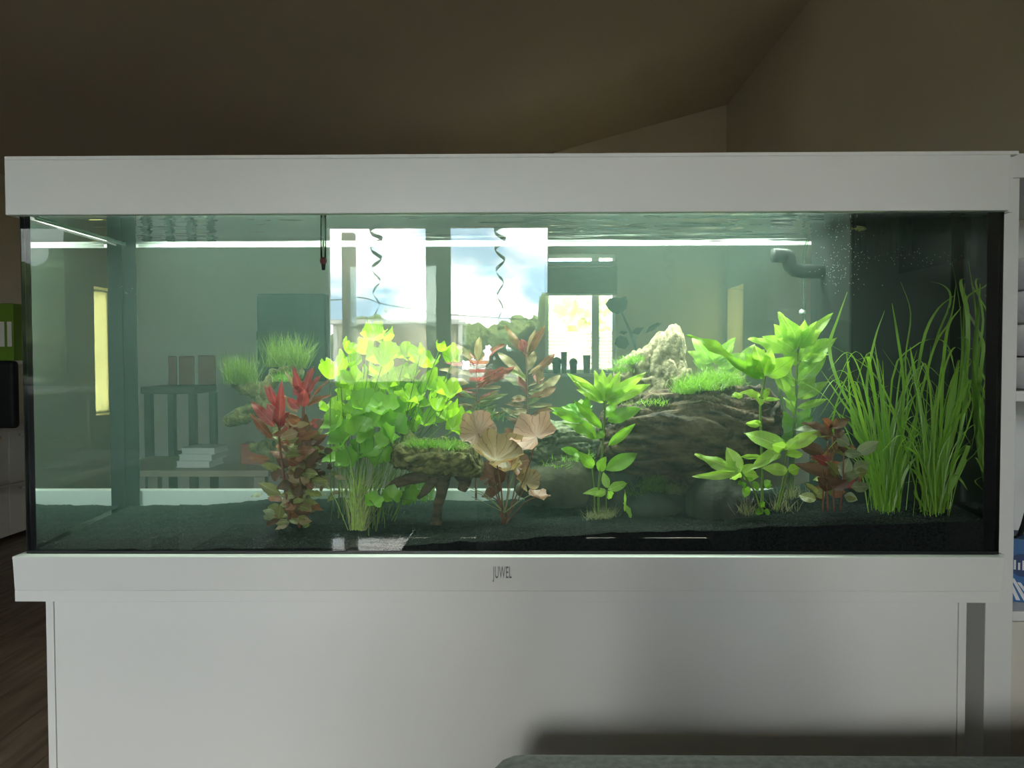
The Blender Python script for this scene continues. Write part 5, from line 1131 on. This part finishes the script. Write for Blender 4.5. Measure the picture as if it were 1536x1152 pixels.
# ------------------------------------------------------------------ photographer
mat('skin', (0.45, 0.27, 0.19), 0.5, var=0.08); mat('shirt', (0.035, 0.04, 0.05), 0.85, var=0.2, nscale=30, bump=0.2, bscale=60); mat('trousers', (0.03, 0.035, 0.055), 0.85, var=0.2); mat('hair', (0.03, 0.02, 0.014), 0.6, var=0.5, nscale=60, stretch=(8, 8, 1))
PX, PYY = 0.035, -1.72
stl = empty('stool', (PX, PYY, 0), 'round upholstered stool under the seated photographer', 'stool')
m = MB(); m.tube([Vector((PX, PYY, .36)), Vector((PX, PYY, .37)), Vector((PX, PYY, .43)), Vector((PX, PYY, .44))], [0.17, 0.19, 0.19, 0.16], 24); m.build('cushion', 'sofa_fabric', stl)
for k in range(4):
    a = k * math.pi / 2 + .78; d = Vector((math.cos(a), math.sin(a), 0)); m = MB(); m.tube([Vector((PX, PYY, .365)) + d * .13, Vector((PX, PYY, 0)) + d * .17], 0.014, 8); m.build('leg', 'chair_wood', stl)
person = empty('person', (PX, PYY, 0.44), 'seated person in dark clothes holding up a phone, mirrored in the glass', 'person')
def skinned(name, m_, verts, edges, rad, root=0, sub=2):
    me = bpy.data.meshes.new(name); off = parent_world(person)
    me.from_pydata([tuple(Vector(v) - off) for v in verts], edges, []); me.materials.append(MATS[m_])
    o = bpy.data.objects.new(name, me); link(o, person)
    sk = o.modifiers.new('skin', 'SKIN'); ss = o.modifiers.new('sub', 'SUBSURF'); ss.levels = sub; ss.render_levels = sub
    sk.use_smooth_shade = True
    for k, r_ in enumerate(rad):
        sv = me.skin_vertices[0].data[k]; sv.radius = r_ if hasattr(r_, '__len__') else (r_, r_); sv.use_root = (k == root)
    return o
V = []; E = []; RD = []
def vadd(p_, r_, par=None):
    V.append(p_); RD.append(r_); k = len(V) - 1
    if par is not None: E.append((par, k))
    return k
hz = 0.50
pel = vadd((PX, PYY, hz), (0.15, 0.11)); wst = vadd((PX, PYY - .01, hz + .17), (0.13, 0.095), pel); ch = vadd((PX, PYY, hz + .36), (0.155, 0.10), wst); nk = vadd((PX, PYY + .01, hz + .49), (0.06, 0.055), ch)
hd0 = vadd((PX + .005, PYY + .03, hz + .57), (0.055, 0.06), nk); hd1 = vadd((PX + .008, PYY + .03, hz + .66), (0.072, 0.088), hd0); hd2 = vadd((PX + .008, PYY + .015, hz + .74), (0.06, 0.075), hd1)
nose = vadd((PX + .008, PYY + .125, hz + .655), (0.012, 0.012), hd1)
PH_Y = -1.232
for s_ in (-1, 1):
    sh_ = vadd((PX + s_ * .17, PYY, hz + .40), 0.062, ch); el = vadd((PX + s_ * .21, PYY + .17, hz + .30), 0.046, sh_); wr = vadd((PX * .2 + s_ * .10, PH_Y - .09, 1.10), 0.028, el); pl = vadd((s_ * .085, PH_Y - .035, 1.135), (0.034, 0.02), wr)
    for q, (dz, ln_) in enumerate(((0.030, .045), (0.010, .05), (-0.010, .046), (-0.028, .036))):
        f1 = vadd((s_ * .090, PH_Y - .008, 1.145 + dz), 0.009, pl); f2 = vadd((s_ * (.090 - ln_ * .30), PH_Y + .010, 1.147 + dz), 0.008, f1)
    t1 = vadd((s_ * .070, PH_Y - .028, 1.165), 0.010, pl); t2 = vadd((s_ * .052, PH_Y - .024, 1.172), 0.009, t1)
    hp = vadd((PX + s_ * .09, PYY + .05, hz), 0.088, pel); kn = vadd((PX + s_ * .13, PYY + .44, hz + .02), 0.062, hp); an = vadd((PX + s_ * .13, PYY + .40, 0.09), 0.042, kn); to = vadd((PX + s_ * .14, PYY + .55, 0.045), 0.036, an)
skinned('body', 'skin', V, E, RD)
V = []; E = []; RD = []
a0 = vadd((PX, PYY, hz + .02), (0.165, 0.125)); a1 = vadd((PX, PYY - .01, hz + .17), (0.145, 0.11), a0); a2 = vadd((PX, PYY, hz + .36), (0.17, 0.115), a1); a3 = vadd((PX, PYY + .005, hz + .46), (0.085, 0.075), a2)
for s_ in (-1, 1):
    b1 = vadd((PX + s_ * .175, PYY, hz + .40), 0.074, a2); b2 = vadd((PX + s_ * .21, PYY + .17, hz + .30), 0.057, b1); b3 = vadd((PX * .2 + s_ * .115, PH_Y - .13, 1.07), 0.042, b2)
skinned('shirt', 'shirt', V, E, RD)
V = []; E = []; RD = []
a0 = vadd((PX, PYY, hz - .0), (0.165, 0.12))
for s_ in (-1, 1):
    b1 = vadd((PX + s_ * .09, PYY + .05, hz), 0.098, a0); b2 = vadd((PX + s_ * .13, PYY + .44, hz + .02), 0.072, b1); b3 = vadd((PX + s_ * .13, PYY + .40, 0.13), 0.056, b2)
skinned('trousers', 'trousers', V, E, RD)
V = []; E = []; RD = []
a0 = vadd((PX + .008, PYY - .025, hz + .60), (0.07, 0.07)); a1 = vadd((PX + .008, PYY - .01, hz + .70), (0.084, 0.088), a0); a2 = vadd((PX + .008, PYY + .02, hz + .775), (0.062, 0.075), a1)
skinned('hair', 'hair', V, E, RD)
for s_ in (-1, 1):
    m = MB(); c = Vector((PX + .008 + s_ * .03, PYY + .118, hz + .675)); m.tube([c - Vector((.008, 0, 0)), c, c + Vector((.008, 0, 0))], [.002, .006, .002], 8); m.build('eye', 'paper', person, smooth=True)
ph_ = empty('phone', (0, PH_Y, 1.09), 'black phone held up by the photographer', 'phone')
bx_ = rbox('case', 'black_gloss', ph_, -0.076, 0.076, PH_Y - .004, PH_Y + .004, 1.118, 1.194, 0.003)

# ------------------------------------------------------------------ outdoors
mat('lawn', (0.14, 0.15, 0.09), 0.9, color2=(0.24, 0.23, 0.16), nscale=2)
mat('paving', (0.30, 0.28, 0.25), 0.8, var=0.2, nscale=3)
g = MB(); g.quad((-90, -120, -0.25), (60, -120, -0.25), (60, WY - 0.2, -0.25), (-90, WY - 0.2, -0.25)); struct(g.build('ground_garden', 'lawn'), 'green lawn of the garden outside the window')
g = MB(); g.quad((-40, FARY + 0.3, -0.26), (40, FARY + 0.3, -0.26), (40, 60, -0.26), (-40, 60, -0.26)); struct(g.build('ground_yard', 'lawn'), 'green lawn outside the far window')
mat('crown', (0.08, 0.12, 0.03), 0.8, color2=(0.20, 0.25, 0.08), nscale=1.6); mat('crown_light', (0.15, 0.18, 0.05), 0.8, color2=(0.25, 0.27, 0.08), nscale=3.5)
rt_ = random.Random(77)
def tree(x, y, h, r_, label, m_='crown', zg=-0.25, group=None, narrow=1.0):
    t_ = empty('garden_tree', (x, y, zg), label, 'tree', group)
    m = MB(); m.tube([Vector((x, y, zg)), Vector((x + .05 * h * .2, y, zg + h * .35)), Vector((x, y, zg + h * .7))], [h * .03, h * .022, h * .01], 8); m.build('trunk', 'trunk_bark', t_, smooth=True)
    bm = bmesh.new()
    for k in range(9):
        c = Vector((x + rt_.gauss(0, r_ * .42) * narrow, y + rt_.gauss(0, r_ * .4), zg + h * rt_.uniform(.35, .82))); rr_ = r_ * rt_.uniform(.35, .55)
        c.z = min(c.z, zg + h - rr_ * .8)
        ic = bmesh.ops.create_icosphere(bm, subdivisions=4, radius=rr_)
        for v in ic['verts']:
            d = v.co.normalized(); v.co = d * rr_ * (1 + 0.30 * fbm(d * 2.2 + c, 3) + 0.16 * noise.noise(d * 9 + c)); v.co.x *= narrow; v.co += c
    for v in bm.verts: v.co -= Vector(t_.location)
    me = bpy.data.meshes.new('crown'); bm.to_mesh(me); bm.free(); me.materials.append(MATS[m_]); o = bpy.data.objects.new('crown', me); link(o, t_)
    return t_
for k, (px, top, wd) in enumerate(((498, 470, 30), (545, 462, 40), (590, 476, 34), (640, 478, 40), (688, 478, 34), (715, 470, 40), (752, 458, 36), (790, 464, 42))):
    Yt = -55 - (k % 3) * 5; c = mir(px, top, Yt); h = c.z + 0.25; r_ = wd * (1.2 - Yt) / 1200 * .62
    tree(c.x, Yt, h, r_, 'dark green distant garden tree mirrored ' + ('beside the wooden post', 'behind the wooden post and wire', 'above the tarpaulin middle', 'behind the window mullion', 'next to the mullion in the second pane', 'behind the red and white bench', 'behind the hanging spiral', 'behind the head of the photographer')[k], group='distant tree row')
c = mir(822, 418, -24); tree(c.x, -24, c.z + .25, 0.9, 'slim tall tree at the edge of the mirrored garden window', narrow=0.6)
c = mir(110, 380, -20); tree(c.x, -20, c.z + .25, 3.2, 'broad leafy tree outside the narrow corner window')
for k, (px, top, r_) in enumerate(((825, 425, 1.6), (885, 436, 1.8), (945, 425, 2.2))):
    c = at(px, top, 14 + k * 5); tree(c.x, 14 + k * 5, c.z + .26, r_, 'yellow-green tree outside the far window, ' + ('above the wide blind', 'behind the window post', 'above the narrow blind')[k], 'crown_light', -0.26, 'trees outside the far window')
# garden post, canopy wall, wire
mat('old_wood', (0.13, 0.11, 0.09), 0.85, color2=(0.24, 0.21, 0.17), nscale=10, stretch=(6, 6, 0.6))
a, c = mir(514, 350, -5.4), mir(532, 350, -5.4)
pst = boxpart('wooden_post', 'old_wood', None, a.x, c.x, -5.45, -5.35, -0.25, a.z, bevel=0.006, loc=((a.x + c.x) / 2, -5.4, -0.25)); tag(pst, 'weathered square wooden post outside the window', 'post')
mat('tarp', (0.30, 0.27, 0.20), 0.7, color2=(0.38, 0.35, 0.27), nscale=4)
cn = empty('garden_canopy', (-1.5, -7.2, -0.25), 'beige tarpaulin screen with white top rail in the garden', 'canopy')
a, c = mir(503, 486, -7.2), mir(690, 486, -7.2); m = MB(); n = 40
for j in range(13):
    for i in range(n + 1):
        u = i / n; x = a.x + (c.x - a.x) * u; z = -0.2 + (a.z + .2) * j / 12
        m.v.append(Vector((x, -7.2 + 0.05 * noise.noise((x * 2.5, z * 1.5, 3)) + 0.03 * math.sin(x * 9 + z * 4), z)))
for j in range(12):
    for i in range(n): q = j * (n + 1) + i; m.f.append((q, q + 1, q + n + 2, q + n + 1)); m.mi.append(0)
m.build('tarpaulin', 'tarp', cn, smooth=True)
boxpart('top_rail', 'window_white', cn, a.x - .4, c.x + .05, -7.28, -7.16, a.z, a.z + .045)
for x in (a.x, c.x): m = MB(); m.tube([Vector((x, -7.2, -.25)), Vector((x, -7.2, a.z))], .025, 8); m.build('pole', 'window_white', cn)
wr_ = empty('light_wire', mir(578, 460, -8), 'thin garden wire with one hanging lantern', 'wire')
m = MB(); m.tube(smooth_path([mir(440, 445, -8), mir(500, 450, -8), mir(540, 446, -8), mir(580, 457, -8), mir(640, 467, -8), mir(700, 474, -8), mir(840, 482, -8)], 30), 0.006, 5); m.build('wire', 'black_plastic', wr_)
m = MB(); c = mir(579, 460, -8); m.tube([c, c - Vector((0, 0, .015)), c - Vector((0, 0, .05)), c - Vector((0, 0, .07))], [.006, .02, .026, .01], 10); m.build('lantern', 'paper', wr_, smooth=True)
mat('red_stripe', (0.45, 0.03, 0.03), 0.6, var=0.1)
bn = empty('garden_bench', mir(722, 570, -7.0), 'red and white slatted bench seen in the garden window', 'bench')
a, c = mir(704, 572, -6.6), mir(742, 540, -6.6); nb = 5
for k in range(nb):
    z0 = a.z + (c.z - a.z) * k / nb; boxpart('slat', 'red_stripe' if k % 2 == 0 else 'window_white', bn, a.x, c.x, -6.62, -6.60, z0, z0 + (c.z - a.z) / nb * .9)
for x in (a.x + .02, c.x - .02): boxpart('leg', 'old_wood', bn, x - .02, x + .02, -6.66, -6.62, -.25, c.z)
